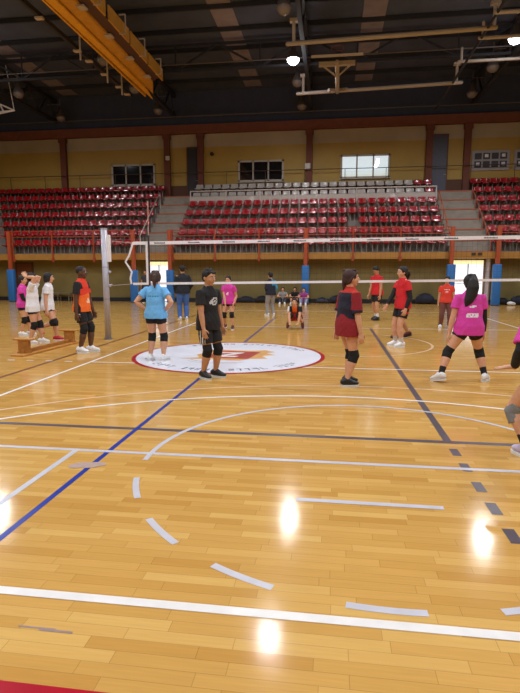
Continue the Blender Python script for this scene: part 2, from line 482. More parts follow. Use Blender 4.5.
PONY = [(0, -.48, .18, .1), (0, -.62, .1, .15), (0, -.66, -.2, .16), (0, -.6, -.55, .12), (0, -.56, -.8, .05)]
LONG = [(0, -.44, .2, .2), (-.02, -.58, .05, .3), (-.04, -.62, -.3, .37), (-.12, -.6, -.75, .36), (-.28, -.6, -1.15, .28), (-.42, -.58, -1.5, .1)]
BRAID = [(0, -.42, -.05, .16), (-.02, -.46, -.3, .13), (-.05, -.42, -.6, .12), (-.08, -.38, -.9, .1), (-.1, -.36, -1.15, .05)]

def make_people():
    # blue shirt, back to us, hands on hips
    def f(c, n):
        if back_print(c, n, ['##.####.###.####.##'], -.062, .062, .712, .728): return 1
        if back_print(c, n, ['..#.#..#.#..'], -.03, .03, .685, .692): return 1
        return 0
    person((-2.93, 8.35), -4, 1.53, 'girl in sky blue shirt, hands on hips, back turned, on the white circle', style='tail', hair=HBR, shirt=[BLUE, TEAL], shirt_fn=f,
           tail=PONY, feet=((-.078, 0, 0, 12, 0), (.078, .0, 0, -12, 0)), hands=((-.108, .01, .565), (.108, .01, .565)), epole=((-1, -.6, 0), (1, -.6, 0)),
           handdir=((.55, .75, -.35), (-.55, .75, -.35)), thumb=((0, -1, .3), (0, -1, .3)), sleeve=.52, lean=2, hem=.475, head=(16, 4))
    # boy in black
    def f(c, n):
        return 1 if back_print(c, n, ['.####...', '##..##..', '#.##.##.', '##.#####', '.##..###', '..####..'], -.055, .055, .675, .745, True) else 0
    def fs(c, n):
        return 1 if (abs(c.x) > .085 and n.x * c.x > 0 and (int((c.y + 1) / .012) % 2 == 0) and -.005 < c.y < .06 and c.z < .5) else 0
    person((-1.72, 7.08), -118, 1.545, 'boy in black shirt and side striped shorts on the white circle rim', skin=SK2, style='short', hair=HB,
           shirt=[BLK, cloth('print_white', (200, 200, 205))], shirt_fn=f, shorts=[BLK, cloth('stripe_white', (205, 200, 190))], shorts_fn=fs, short_len=.74,
           feet=((-.06, .03, 0, 12, 0), (.06, -.015, 0, -10, 0)), hands=((-.15, .05, .44), (.14, .075, .43)), shoe=SBLACK, sole=SOLE, sleeve=.62, head=(-4, 6), hem=.45, lean=2)
    # girl maroon / navy
    def f(c, n):
        if c.z > .80: return 2
        if abs(c.x) > .104 and c.z > .6: return 0 if c.z > .66 else 1
        if c.z > .605 + .02 * math.sin(c.x * 40) and n.y < .35: return 1
        return 0
    person((.22, 6.85), -62, 1.545, 'girl in maroon and navy shirt with long braid, looking right', style='tail', hair=HRB, tail=BRAID,
           shirt=[MAR, cloth('navy_shirt', (28, 26, 46)), cloth('shirt_scarlet', (186, 44, 32))], shirt_fn=f, feet=((-.05, .035, 0, 5, 0), (.05, -.03, 0, -12, 0)),
           hands=((-.16, -.02, .46), (.15, .04, .44)), shoe=SBLACK, sole=SOLE, sleeve=.88, hem=.435, loose=1.35, lean=3, head=(-14, -2), short_len=.26)
    # pink girl walking away, wide stance
    def f(c, n):
        if back_print(c, n, ['.###########', '####.##.####', '##.###.#####', '###########.'], -.055, .055, .585, .622): return 1
        if back_print(c, n, ['..####', '######', '####..'], -.028, .034, .672, .69): return 1
        return 0
    person((1.87, 7.33), 6, 1.53, 'girl in pink shirt with white back print, striding with legs wide apart', skin=SK, style='tail', hair=HB, tail=LONG,
           shirt=[PINK, WHT], shirt_fn=f, feet=((-.235, -.05, 0, 40, 12), (.165, .0, 0, -35, 0)), pel=(.0, 0, .482), lean=9, side=1, kpole=((-.4, 1, 0), (.3, 1, 0)),
           hands=((-.165, .03, .43), (.16, .07, .41)), epole=((-.6, -1, 0), (1, -.6, 0)), arm_sleeve=(1,), sock=BLK, loose=1.15, sleeve=.55, hem=.455)
    # right edge player
    person((1.71, 4.3), 8, 1.55, 'player cut off by the right photo edge, black arm sleeve, hand spread', style='tail', hair=HB, tail=PONY, shirt=PINK,
           feet=((-.07, .0, 0, 10, 0), (.14, .04, 0, -25, 0)), pel=(.01, -.03, .46), lean=16, kpole=((-.6, 1, 0), (.3, 1, 0)),
           hands=((-.135, .07, .475), (.2, .06, .47)), handdir=((-.95, .25, -.12), (.95, .2, -.2)), thumb=((.2, 1, .0), (-.2, 1, 0)), curl=4,
           arm_sleeve=(0, 1), sleeve=.8, pad_drop=(.025, .0), pad_mat=cloth('kneepad_grey', (128, 130, 132)), shoe=mat('shoe_lilac', (206, 194, 226), .5), sock=BLK, vox=.0058)
    # orange shirt, dark skin
    def f(c, n):
        if c.z > .735 and abs(c.x) > .075: return 1
        if abs(c.x) > .118: return 1
        if back_print(c, n, ['.##.', '.##.', '####', '####'], -.04, .04, .575, .63, True): return 3
        return 0 if c.z < .685 - .25 * abs(c.x) else 2
    person((-4.6, 9.05), -88, 1.625, 'player in orange and red shirt with black shoulders beside the net post', skin=SKD, hair=HB, style='crop', shirt=[ORG, BLK, ROR, cloth('number_pale', (240, 200, 170))], shirt_fn=f,
           feet=((-.05, .06, 0, 4, 0), (.05, -.02, 0, -10, 0)), hands=((-.14, .08, .44), (.145, -.0, .43)), sleeve=.6, short_len=.62, hem=.475, lean=2, head=(6, 0), pad_drop=(-.02, -.02),
           shorts=[BLK, WHT], shorts_fn=lambda c, n: 1 if (c.x > .09 and .445 < c.z < .455 and abs(c.y) < .03) else 0)
    # trio on the left
    person((-7.22, 11.3), -78, 1.43, 'girl in pink shirt with folded black sleeved arms, leftmost by the bench', style='tail', hair=HB, tail=BRAID, shirt=PINK, shorts=NAVY,
           hands=((.03, .10, .60), (-.02, .12, .585)), epole=((-1, -.3, -.6), (1, -.3, -.6)), arm_sleeve=(0, 1), feet=((-.05, .06, 0, 6, 0), (.055, -.03, 0, -8, 0)), pad_drop=(0, 0), shoe=SWHITE, vox=.0075)
    person((-6.2, 10.05), -72, 1.49, 'girl in a white shirt lifting both hands to her dark hair bun, behind the bench', style='tail', hair=HB, tail=[(0, -.4, .4, .12), (0, -.5, .5, .2), (0, -.52, .52, .1)], shirt=WHT, shorts=NAVY,
           hands=((-.07, -.05, .94), (.07, -.05, .94)), epole=((-.45, 1, .1), (.45, 1, .1)), feet=((-.05, .08, 0, 5, 0), (.06, -.05, 0, -8, 0)), handdir=((.5, -.5, .6), (-.5, -.5, .6)), vox=.0075, hem=.455)
    person((-6.1, 10.45), -72, 1.5, 'girl in white shirt and red shoes lifting one foot by the upturned bench', style='bob', hair=HB, shirt=WHT, shorts=NAVY,
           hands=((-.13, .05, .45), (.135, .01, .44)), feet=((-.05, .09, 0, 4, 0), (.05, -.17, .12, -6, 42)), pel=(0, 0, .51), lean=7, shoe=SRED, vox=.0075, hem=.455)
    # beyond the net
    person((-4.62, 15.75), 24, 1.72, 'person in black jacket and blue jeans, back turned, beyond the net', skin=SK2, hair=HB, style='short', shirt=cloth('jacket_black', (30, 32, 40)), long_sleeve=True, sleeve=1., shorts=DENIM, long_legs=True,
           pads=False, shoe=SWHITE, hands=((-.12, .1, .5), (.12, .12, .54)), vox=.009, loose=1.25, hem=.49)
    person((-2.68, 13.4), 172, 1.41, 'girl in a pink shirt walking toward the net from the far side', style='tail', hair=HB, tail=BRAID, shirt=[PINK, WHT], shirt_fn=lambda c, n: 1 if back_print(c, n, ['#.', '##', '.#', '##'], -.02, .02, .64, .69, True) else 0,
           feet=((-.085, .04, 0, 12, 0), (.1, -.06, 0, -12, 10)), hands=((-.12, .07, .49), (.03, .13, .49)), lean=8, shoe=SDRED, vox=.0085, loose=1.2)
    def f(c, n):
        return 1 if (c.z > .70 and c.x > -.01) or c.x > .1 else 0
    person((-2.06, 17.6), 38, 1.5, 'person in black and teal jacket and grey trousers near the blue line', skin=SK2, hair=HB, style='short', shirt=[cloth('vest_navy', (30, 34, 52)), TEAL], shirt_fn=f, long_sleeve=True, sleeve=1., shorts=GREY, long_legs=True,
           pads=False, shoe=SWHITE, hands=((-.06, .13, .58), (.08, .12, .56)), vox=.009, loose=1.2, hem=.48, feet=((-.07, .02, 0, 10, 0), (.07, 0, 0, -10, 0)))
    # crouched kid
    def f(c, n):
        if c.x > .1: return 1
        return 0 if abs(c.x) > .045 else 2
    person((-.95, 13.75), 178, 1.42, 'child crouching on hands and knees on the floor beyond the net', style='tail', hair=HB, tail=PONY, shirt=[BLK, WHT, ORG], shirt_fn=f, shorts=MAR, short_len=.9,
           pel=(0, -.1, .19), lean=50, lean0=30, feet=((-.11, -.1, .02, 20, 60), (.11, -.1, .02, -20, 60)), kpole=((-.5, 1, -.2), (.5, 1, -.2)),
           hands=((-.06, .27, .02), (.07, .27, .02)), handdir=((.1, 1, 0), (-.1, 1, 0)), thumb=((1, 0, 0), (-1, 0, 0)), curl=3, epole=((-1, -.3, 0), (1, -.3, 0)), shoe=SDRED, head=(0, -16), vox=.0085, hem=.5)
    # seated by the wall
    SIT = dict(pel=(0, -.03, .075), feet=((-.075, .3, 0, 8, 0), (.075, .3, 0, -8, 0)), kpole=((-.25, .2, 1), (.25, .2, 1)), hands=((-.07, .24, .24), (.07, .24, .24)), epole=((-1, -.2, -.4), (1, -.2, -.4)), lean=10, vox=.01, hem=.5)
    person((-2.3, 24.55), 182, 1.45, 'person in grey top sitting by the far wall, leftmost of three', skin=SK, hair=HB, style='tail', shirt=GREY, shorts=DGRY, long_legs=True, pads=False, **SIT)
    person((-1.72, 24.5), 176, 1.45, 'person in black clothes sitting by the far wall, middle of three', skin=SK, hair=HB, style='tail', shirt=BLK, shorts=BLK, pads=True, short_len=.4, **SIT)
    person((-1.27, 23.9), 180, 1.42, 'person in a purple top sitting against the foot of the blue padded middle column', skin=SK, hair=HB, style='tail', shirt=cloth('purple_cloth', (158, 62, 140)), shorts=cloth('pale_blue_trousers', (150, 156, 190)), long_legs=True, pads=False, **SIT)
    # red players
    person((1.42, 16.6), 128, 1.68, 'boy in a red shirt and black shorts looking down, far side behind the net', skin=SK2, hair=HB, style='short', shirt=RED, shorts=BLK, short_len=.7, pads=False, sock=WHT, shoe=SBLACK, sole=SOLEK,
           hands=((-.13, .05, .46), (.12, .1, .45)), head=(8, 28), lean=7, feet=((-.08, .05, 0, 8, 0), (.06, -.05, 0, -10, 0)), vox=.0085)
    def fs(c, n): return 1 if (abs(c.x) > .07 and .415 < c.z < .44 and abs(c.y) < .05) else 0
    person((1.42, 10.65), 112, 1.63, 'player in red shirt with long black sleeves and white shoes, facing left', skin=SK, hair=HB, style='tail', tail=[(0, -.45, .0, .12), (0, -.62, -.1, .2), (0, -.68, -.3, .18), (0, -.62, -.5, .08)],
           shirt=RED, shorts=[BLK, RED], shorts_fn=fs, short_len=.6, arm_sleeve=(0, 1), pads=False, shoe=SWHITE, sock=cloth('sock_pale', (206, 190, 180)), hem=.475,
           hands=((-.13, .03, .475), (.06, .19, .50)), epole=((-.5, -1, 0), (.6, -1, 0)), feet=((-.06, .03, 0, 6, 0), (.07, .04, 0, -8, 0)), lean=3, head=(4, 2), vox=.007)
    person((1.66, 12.15), 95, 1.5, 'player almost hidden behind the red shirted player with black sleeves', skin=SK2, hair=HB, style='short', shirt=RED, shorts=BLK, short_len=.6, pads=False, shoe=SDRED, sole=SOLEK,
           feet=((-.06, .1, 0, 6, 0), (.05, -.1, 0, -6, 14)), hands=((-.13, .07, .47), (.13, .05, .45)), vox=.0085)
    def f(c, n):
        if back_print(c, n, ['##.#.##.#'], -.05, .05, .735, .752, True) or back_print(c, n, ['.#.##.'], -.03, .03, .69, .71, True): return 1
        return 0
    person((3.07, 14.5), 172, 1.39, 'girl in an orange-red shirt and brown trousers standing beside the bright doorway', skin=SK2, hair=HB, style='tail', tail=BRAID, shirt=[BRICK, WHT], shirt_fn=f, shorts=MAUVE, long_legs=True, pads=False,
           shoe=SWHITE, hands=((-.15, .04, .45), (.15, .02, .42)), feet=((-.085, 0, 0, 10, 0), (.085, 0, 0, -10, 0)), head=(-14, 0), vox=.0085, hem=.49)
    person((-9.02, 24.4), 176, 1.62, 'person in dark clothes standing in the bright left doorway', skin=SK2, hair=HB, style='short', shirt=DGRY, shorts=BLK, long_legs=True, pads=False, shoe=SBLACK, vox=.011)

# ------------------------------------------------------------------ setting
XL, XR, YB, YF = -24., 18., -14., 30.
def setting():
    bm = bmesh.new(); box(bm, (XL, YB, -.1), (XR, 25.7, 0))
    fl = tag(build('floor', bm, floor_mat()), kind='structure')
    WM = wall_mat()
    DK = mat('dark_upper_wall', (56, 62, 88), .8, var=.1, scale=2)
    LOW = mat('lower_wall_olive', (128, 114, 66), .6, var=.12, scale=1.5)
    bm = bmesh.new(); box(bm, (XL, YF, 5.5), (XR, YF + .2, 9.72)); tag(build('wall_back', bm, WM), kind='structure')
    bm = bmesh.new(); box(bm, (XL, YF, 9.72), (XR, YF + .2, 11.7)); tag(build('wall_back_gable', bm, DK), kind='structure')
    # lower wall under the stand, with the two bright door openings cut out
    bm = bmesh.new()
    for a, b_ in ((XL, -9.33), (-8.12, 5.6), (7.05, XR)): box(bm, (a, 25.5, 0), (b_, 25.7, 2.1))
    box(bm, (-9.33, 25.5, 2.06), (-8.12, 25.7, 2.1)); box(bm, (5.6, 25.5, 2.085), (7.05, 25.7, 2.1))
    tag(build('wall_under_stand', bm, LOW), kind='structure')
    bm = bmesh.new(); box(bm, (XL - .2, YB, 0), (XL, 30.2, 11.7)); tag(build('wall_left', bm, LOW), kind='structure')
    bm = bmesh.new(); box(bm, (XR, YB, 0), (XR + .2, 30.2, 11.7)); tag(build('wall_right', bm, LOW), kind='structure')
    bm = bmesh.new(); box(bm, (XL, YB - .2, 0), (XR, YB, 11.7)); tag(build('wall_front', bm, LOW), kind='structure')
    # roof
    RF = mat('roof_sheet', (70, 76, 96), .8, var=.15, scale=1.2)
    SKY = mat('skylight_sheet', (134, 124, 132), .7, var=.15, scale=2)
    bm = bmesh.new(); box(bm, (XL, YB, 11.6), (XR, 30.2, 11.75))
    ce = tag(build('ceiling', bm, RF), kind='structure')
    for x in (-15.1, -4.45, 1.45, 10.5):
        bm = bmesh.new(); box(bm, (x - .45, 2, 11.57), (x + .45, 29.6, 11.6)); build('skylight_strip', bm, SKY, ce)
    # eaves beam and baseboards
    BRN = mat('beam_rust', (112, 60, 42), .7, var=.12, scale=3)
    bm = bmesh.new(); box(bm, (XL, 29.7, 9.27), (XR, 30, 9.74), .01); tag(build('trim_1', bm, BRN), kind='structure')
    bm = bmesh.new(); box(bm, (XL, 29.94, 5.71), (XR, 30, 6.44)); tag(build('baseboard_back', bm, mat('base_brown', (84, 50, 30), .7, var=.1)), kind='structure')
    bm = bmesh.new()
    for a, b_ in ((XL, -16.5), (-15.6, -9.4), (-8.05, 5.53), (7.12, XR)): box(bm, (a, 25.46, 0), (b_, 25.5, .2))
    tag(build('baseboard_under_stand', bm, mat('base_black', (30, 30, 38), .6, var=.1)), kind='structure')
    return fl, BRN

def arc_strip(bm, cx, cy, r, w, a0, a1, z, n=48):
    vs = []
    for i in range(n + 1):
        a = R(a0 + (a1 - a0) * i / n)
        vs.append((bm.verts.new((cx + (r - w / 2) * math.cos(a), cy + (r - w / 2) * math.sin(a), z)), bm.verts.new((cx + (r + w / 2) * math.cos(a), cy + (r + w / 2) * math.sin(a), z))))
    for i in range(n): bm.faces.new((vs[i][0], vs[i][1], vs[i + 1][1], vs[i + 1][0]))

def quad(bm, x0, y0, x1, y1, z, mi=0):
    f = bm.faces.new([bm.verts.new(p) for p in ((x0, y0, z), (x1, y0, z), (x1, y1, z), (x0, y1, z))]); f.material_index = mi
    return f

def markings(fl):
    fp = dict(rough=.3, var=.06, scale=8, spec=.1)
    LW = mat('line_white', (232, 228, 226), **fp); LG = mat('line_pale_grey', (196, 194, 204), **fp); LD = mat('line_dark_grey', (92, 84, 92), **fp)
    LB = mat('line_blue', (44, 62, 150), **fp); LR = mat('line_red', (170, 22, 42), **fp); LBR = mat('line_brown', (112, 64, 50), **fp)
    LF = mat('line_faint', (222, 190, 160), **fp)
    def ln(label, m, rects=(), arcs=(), z=.001):
        bm = bmesh.new()
        for r in rects: quad(bm, *r, z)
        for a in arcs: arc_strip(bm, *a, z)
        o = build('court_line', bm, m, fl); o['label'] = label
    W = .025
    x0, x1, yn = -4.0, 5.02, 11.05
    ln('white volleyball court boundary', LW, [(x0 - W, 2.045, x1 + W, 2.1), (x0 - W, 20.0, x1 + W, 20.06), (x0 - W, 2.045, x0 + W, 20.06), (x1 - W, 2.045, x1 + W, 20.06)], z=.0020)
    ln('white attack lines', LW, [(x0, 8.05, x1, 8.1), (x0, 14.05, x1, 14.1)], z=.0021)
    ln('white dashes beyond the sideline', LW, [(x0 - .33 - .35 * k - .13, 8.05, x0 - .33 - .35 * k, 8.1) for k in range(6)], z=.0022)
    ln('dark grey line across', LD, [(XL + 2, 4.57, 13, 4.64)], z=.0010)
    ln('dark grey lengthwise line', LD, [(1.02, 4.57, 1.09, 14.0)], z=.0012)
    ln('dark grey dashes', LD, [(1.02, y - .085, 1.09, y + .085) for y in (4.34, 4.0, 3.63, 3.29, 2.94, 2.6)], z=.0013)
    ln('blue lengthwise line', LB, [(-1.862, -8, -1.818, 17.2)], z=.0014)
    ln('pale grey cross line', LG, [(-9, 3.94, 9, 3.99)], z=.0015)
    ln('pale grey lengthwise line', LG, [(-2.15, 1.2, -2.1, 3.94)], z=.0016)
    cx, cy, r = .33, 3.97, 1.8
    ln('pale grey solid half circle', LG, arcs=[(cx, cy, r, .045, -6, 185.0)], z=.0017)
    ln('pale grey dashed half circle', LG, arcs=[(cx, cy, r, .045, a, a + 11.5) for a in (196.4, 218.2, 239.6, 262.4, 284.6, 307, 329)], z=.0017)
    ln('short pale grey line', LG, [(-.21, 3.23, .74, 3.28)], z=.0018)
    ln('white curved line', LW, arcs=[(0.14, 1.23, 4.947, .045, 8, 172)], z=.0019)
    ln('faint pale curved line', LF, arcs=[(0.437, 1.254, 5.534, .04, 10, 170)], z=.0011)
    ln('faint pale circle', LF, arcs=[(.3, 11.05, 1.78, .05, -100, 60)], z=.00115)
    ln('dark brown lengthwise line', LBR, [(-4.72, 3, -4.66, 22)], z=.0016)
    ln('red line', LR, [(-6, 1.455, 6, 1.565)], z=.0018)
    # the round floor decal
    zz = .0030; c = (-1.82, 9.08); r = 1.66
    bm = bmesh.new(); arc_strip(bm, c[0], c[1], r + .03, .07, 0, 360, zz, 96); ring = build('red_rim', bm, LR, fl)
    bm = bmesh.new(); vs = [bm.verts.new((c[0] + r * math.cos(2 * PI * k / 96), c[1] + r * math.sin(2 * PI * k / 96), zz)) for k in range(96)]
    bm.faces.new(vs); d = build('centre_disc', bm, mat('disc_white', (226, 228, 240), .3, var=.04, spec=.15), fl); d['label'] = 'round white floor decal with emblem and lettering'
    # emblem: orange splash, dark red block, white bird-like mark
    def poly(bm, pts, z): bm.faces.new([bm.verts.new((p[0], p[1], z)) for p in pts])
    bm = bmesh.new()
    poly(bm, [(-2.62, 8.62), (-2.3, 8.78), (-2.42, 9.05), (-2.32, 9.4), (-2.5, 9.6), (-2.1, 9.72), (-1.5, 9.66), (-1.25, 9.78), (-1.02, 9.55), (-1.18, 9.38), (-.98, 9.2), (-1.22, 9.08), (-1.08, 8.8), (-1.4, 8.72), (-1.55, 8.52), (-2.0, 8.6)], zz + .0006)
    build('emblem_splash', bm, mat('emblem_orange', (226, 172, 104), .3, var=.15, scale=6), d)
    bm = bmesh.new(); poly(bm, [(-2.2, 8.76), (-1.42, 8.72), (-1.3, 9.52), (-2.12, 9.6)], zz + .0012)
    build('emblem_block', bm, mat('emblem_red', (176, 74, 66), .3, var=.15, scale=6), d)
    bm = bmesh.new()
    poly(bm, [(-2.02, 9.42), (-1.58, 9.42), (-1.62, 9.3), (-1.86, 9.02), (-1.62, 9.0), (-1.68, 8.88), (-2.06, 8.9), (-2.0, 9.04), (-1.78, 9.3), (-2.0, 9.3)], zz + .0018)
    build('emblem_mark', bm, LW, d)
    bm = bmesh.new(); arc_strip(bm, c[0], c[1], .78, .03, 222, 300, zz + .0006, 24); arc_strip(bm, c[0], c[1], .88, .018, 228, 290, zz + .0006, 24)
    build('emblem_scroll', bm, mat('scroll_grey', (170, 160, 160), .3), d)
    # lettering round the rim: worn, unreadable strokes
    bm = bmesh.new(); rnd = random.Random(3)
    def glyphs(a0, a1, n, rr, hgt, skip):
        for k in range(n):
            if k in skip: continue
            a = R(a0 + (a1 - a0) * k / (n - 1)); M = Matrix.Translation((c[0], c[1], zz + .0006)) @ Matrix.Rotation(a + PI / 2, 4, 'Z') @ Matrix.Translation((0, -rr, 0))
            w = .085
            for t in range(3):
                q = rnd.choice([(0, 0, .022, hgt), (w - .022, 0, w, hgt), (0, 0, w, .03), (0, hgt - .03, w, hgt), (0, hgt / 2, w, hgt / 2 + .03), (w / 2, 0, w / 2 + .022, hgt)])
                f = [bm.verts.new(M @ V((x - w / 2, y - hgt / 2, .0001 * t))) for x, y in ((q[0], q[1]), (q[2], q[1]), (q[2], q[3]), (q[0], q[3]))]
                bm.faces.new(f)
    glyphs(198, 330, 26, 1.42, .16, (4, 9, 15, 21)); glyphs(30, 130, 20, 1.45, .13, (5, 12))
    build('lettering', bm, mat('letter_dark', (66, 66, 92), .4), d)
    # scuff and tape residue
    bm = bmesh.new()
    for x, y, a, b_ in ((-1.88, 3.64, .11, .06), (-1.95, 3.61, .06, .045), (-1.80, 3.67, .07, .045)):
        vs = [bm.verts.new((x + a * math.cos(2 * PI * k / 20), y + b_ * math.sin(2 * PI * k / 20), .0028 + x * -.0001)) for k in range(20)]; bm.faces.new(vs)
    o = build('tape_residue', bm, mat('residue', (176, 150, 140), .5, var=.1), fl); o['label'] = 'greyish pink smudge across the blue line'
    bm = bmesh.new(); quad(bm, -1.3, 1.845, -1.13, 1.855, .0012); quad(bm, -1.2, 1.835, -1.05, 1.848, .0013)
    build('scuff_mark', bm, mat('scuff', (150, 126, 120), .4), fl)

# ------------------------------------------------------------------ stand
NR = 7; Y0 = 24.62; DY = .72; Z0 = 2.42; DZ = .547
ORD = ['first', 'second', 'third', 'fourth', 'fifth', 'sixth', 'seventh', 'eighth', 'ninth', 'tenth', 'eleventh', 'twelfth', 'thirteenth', 'fourteenth', 'fifteenth', 'sixteenth',
       'seventeenth', 'eighteenth', 'nineteenth', 'twentieth', 'twenty-first', 'twenty-second', 'twenty-third', 'twenty-fourth', 'twenty-fifth', 'twenty-sixth', 'twenty-seventh', 'twenty-eighth', 'twenty-ninth', 'thirtieth']
ROWN = ['front', 'second', 'third', 'fourth', 'fifth', 'sixth', 'top']

def proj(x, y, z):
    f = 515.; cx, cy = 260., 346.5
    v = V((x, y, z - 1.5)); w = v.dot(CF)
    return cx + f * v.dot(CR) / w, cy - f * v.dot(CU) / w

TH = math.atan(74.5 / 515.); PS = math.atan(72 * math.cos(TH) / 515.)
CF = V((-math.sin(PS) * math.cos(TH), math.cos(PS) * math.cos(TH), -math.sin(TH)))
CR = V((math.cos(PS), math.sin(PS), 0)); CU = CR.cross(CF)

def stand():
    CON = mat('stand_concrete', (118, 108, 102), .8, var=.12, scale=3)
    SLB = mat('slab_ochre', (166, 118, 50), .6, var=.1, scale=3)
    def block(x0, x1, label, steps=True):
        t = empty('grandstand', ((x0 + x1) / 2, Y0, 2.12), 0, label, 'grandstand')
        def L_(bm): bmesh.ops.translate(bm, verts=bm.verts, vec=-V(t.location))
        bm = bmesh.new(); prof = []
        for i in range(NR): prof += [(Y0 + DY * i, Z0 + DZ * i), (Y0 + DY * (i + 1), Z0 + DZ * i)]
        prof[-1] = (29.9, prof[-1][1]); prof += [(29.9, 2.25), (Y0, 2.25)]
        a = [bm.verts.new((x0, p[0], p[1])) for p in prof]; b = [bm.verts.new((x1, p[0], p[1])) for p in prof]
        n = len(prof)
        for i in range(n): bm.faces.new((a[i], a[(i + 1) % n], b[(i + 1) % n], b[i]))
        bm.faces.new(a); bm.faces.new(b[::-1]); L_(bm)
        build('tiers', bm, CON, t)
        bm = bmesh.new(); box(bm, (x0, Y0 - .06, 2.1), (x1, 25.5, 2.25)); box(bm, (x0, Y0 - .06, 2.25), (x1, Y0, 2.40)); L_(bm)
        build('edge_beam', bm, SLB, t)
        return t
    block(XL + .05, -9.42, 'tiered concrete stand under the left block of red seats')
    block(-7.83, 5.28, 'tiered concrete stand under the middle block of red and white seats')
    block(7.1, XR - .05, 'tiered concrete stand under the right block of red seats')
    NOS = mat('nosing_orange', (170, 84, 52), .6, var=.1); STP = mat('stair_grey', (140, 130, 120), .8, var=.1, scale=3)
    for x0, x1, lab in ((-9.42, -7.83, 'concrete stairs with orange edges between left and middle seat blocks'), (5.28, 7.1, 'concrete stairs with orange edges between middle and right seat blocks')):
        t = empty('staircase', ((x0 + x1) / 2, Y0, 2.12), 0, lab, 'stairs')
        o = -V(t.location)
        bm = bmesh.new()
        for i in range(NR):
            box(bm, V((x0, Y0 + DY * i, 2.25)) + o, V((x1, 29.9, Z0 + DZ * i + (.0 if i else 0))) + o)
        build('steps', bm, STP, t)
        bm = bmesh.new(); box(bm, V((x0, Y0 - .06, 2.1)) + o, V((x1, 25.5, 2.25)) + o); box(bm, V((x0, Y0 - .06, 2.25)) + o, V((x1, Y0, 2.40)) + o); build('edge_beam', bm, SLB, t)
        for i in range(NR):
            bm = bmesh.new(); box(bm, V((x0 + .02, Y0 + DY * i - .02, Z0 + DZ * i - .035)) + o, V((x1 - .02, Y0 + DY * i + .05, Z0 + DZ * i + .012)) + o); build('nosing', bm, NOS, t)
            if i < NR - 1:
                bm = bmesh.new(); box(bm, V((x0 + .02, Y0 + DY * i + .36, Z0 + DZ * i)) + o, V((x1 - .02, Y0 + DY * (i + 1), Z0 + DZ * (i + .5))) + o, .01); build('half_step', bm, STP, t)
    # seats -------------------------------------------------------
    SR = mat('seat_red', (150, 15, 24), .22, var=.06, coat=.4); SW = mat('seat_white', (172, 162, 156), .3, var=.05, coat=.3); BRK = mat('seat_bracket', (150, 140, 134), .5, metal=.2, var=.08)
    def shell_mesh(m):
        bm = bmesh.new()
        # side profile (y, z) from the front lip to the top of the back; rounded bucket
        pr = [(-.20, .40), (-.215, .43), (-.19, .445), (-.08, .425), (.05, .415), (.13, .43), (.165, .48), (.19, .58), (.205, .68), (.208, .715)]
        hw = [.19, .2, .21, .215, .215, .215, .215, .21, .2, .165]
        T = .018; cols = 7
        def ring(off):
            rows = []
            for (y, z), w in zip(pr, hw):
                row = []
                for k in range(cols):
                    u = -1 + 2 * k / (cols - 1)
                    lift = .028 * abs(u) ** 3
                    yy, zz_ = y, z
                    if z < .45: zz_ += lift
                    else: yy -= lift
                    row.append(bm.verts.new((u * w, yy + (off if z >= .46 else 0), zz_ - (off if z < .46 else 0))))
                rows.append(row)
            return rows
        A = ring(0); B = ring(T)
        for i in range(len(pr) - 1):
            for k in range(cols - 1):
                bm.faces.new((A[i][k], A[i][k + 1], A[i + 1][k + 1], A[i + 1][k])); bm.faces.new((B[i][k], B[i + 1][k], B[i + 1][k + 1], B[i][k + 1]))
            bm.faces.new((A[i][0], A[i + 1][0], B[i + 1][0], B[i][0])); bm.faces.new((A[i][-1], B[i][-1], B[i + 1][-1], A[i + 1][-1]))
        for k in range(cols - 1):
            bm.faces.new((A[0][k], B[0][k], B[0][k + 1], A[0][k + 1])); bm.faces.new((A[-1][k], A[-1][k + 1], B[-1][k + 1], B[-1][k]))
        bmesh.ops.recalc_face_normals(bm, faces=bm.faces)
        me = bpy.data.meshes.new('stadium_seat'); bm.to_mesh(me); bm.free(); me.materials.append(m)
        me.polygons.foreach_set('use_smooth', [True] * len(me.polygons)); return me
    bm = bmesh.new()
    for s in (-1, 1):
        bar(bm, (s * .11, .05, 0), (s * .11, .03, .41), .035); bar(bm, (s * .11, -.12, .39), (s * .11, .14, .39), .03); bar(bm, (s * .11, .13, .40), (s * .11, .22, .62), .022)
    bar(bm, (-.14, .05, .012), (.14, .05, .012), .05, .024)
    bme = bpy.data.meshes.new('bracket'); bm.to_mesh(bme); bm.free(); bme.materials.append(BRK)
    meR = shell_mesh(SR); meW = shell_mesh(SW)
    root = bpy.data.objects.new('stadium_seat', meR); kid = bpy.data.objects.new('bracket', bme); kid.parent = root
    def seat(x, i, m, label, group):
        o = root.copy(); o.data = m; o.location = (x, Y0 + DY * i + .44, Z0 + DZ * i); C.objects.link(o)
        k = kid.copy(); k.parent = o; C.objects.link(k)
        tag(o, label, 'seat', group)
    P = .495
    for i in range(NR):
        n = 0
        while True:      # left block, counted from the left stairs outward
            x = -9.7 - .02 * i - P * n
            if proj(x + .25, Y0 + DY * i, Z0 + DZ * i + .5)[0] < -2: break
            seat(x, i, meR, 'red plastic seat, %s from the stairs in the %s row of the left block' % (ORD[n], ROWN[i]), 'red seats in the %s row of the left block' % ROWN[i]); n += 1
        n = 0
        white = i >= 5
        for n in range(26):
            x = -7.55 + P * 1.013 * n
            px = proj(x, Y0 + DY * i + .4, Z0 + DZ * i + .5)[0]
            if i == 2 and 346 < px < 357: continue
            w = white and n < 25 - (1 if i == 6 else 0)
            seat(x, i, meW if w else meR, '%s plastic seat, %s from the left stairs in the %s row of the middle block' % ('white' if w else 'red', ORD[n], ROWN[i]),
                 '%s seats in the %s row of the middle block' % ('white' if w else 'red', ROWN[i]))
        n = 0
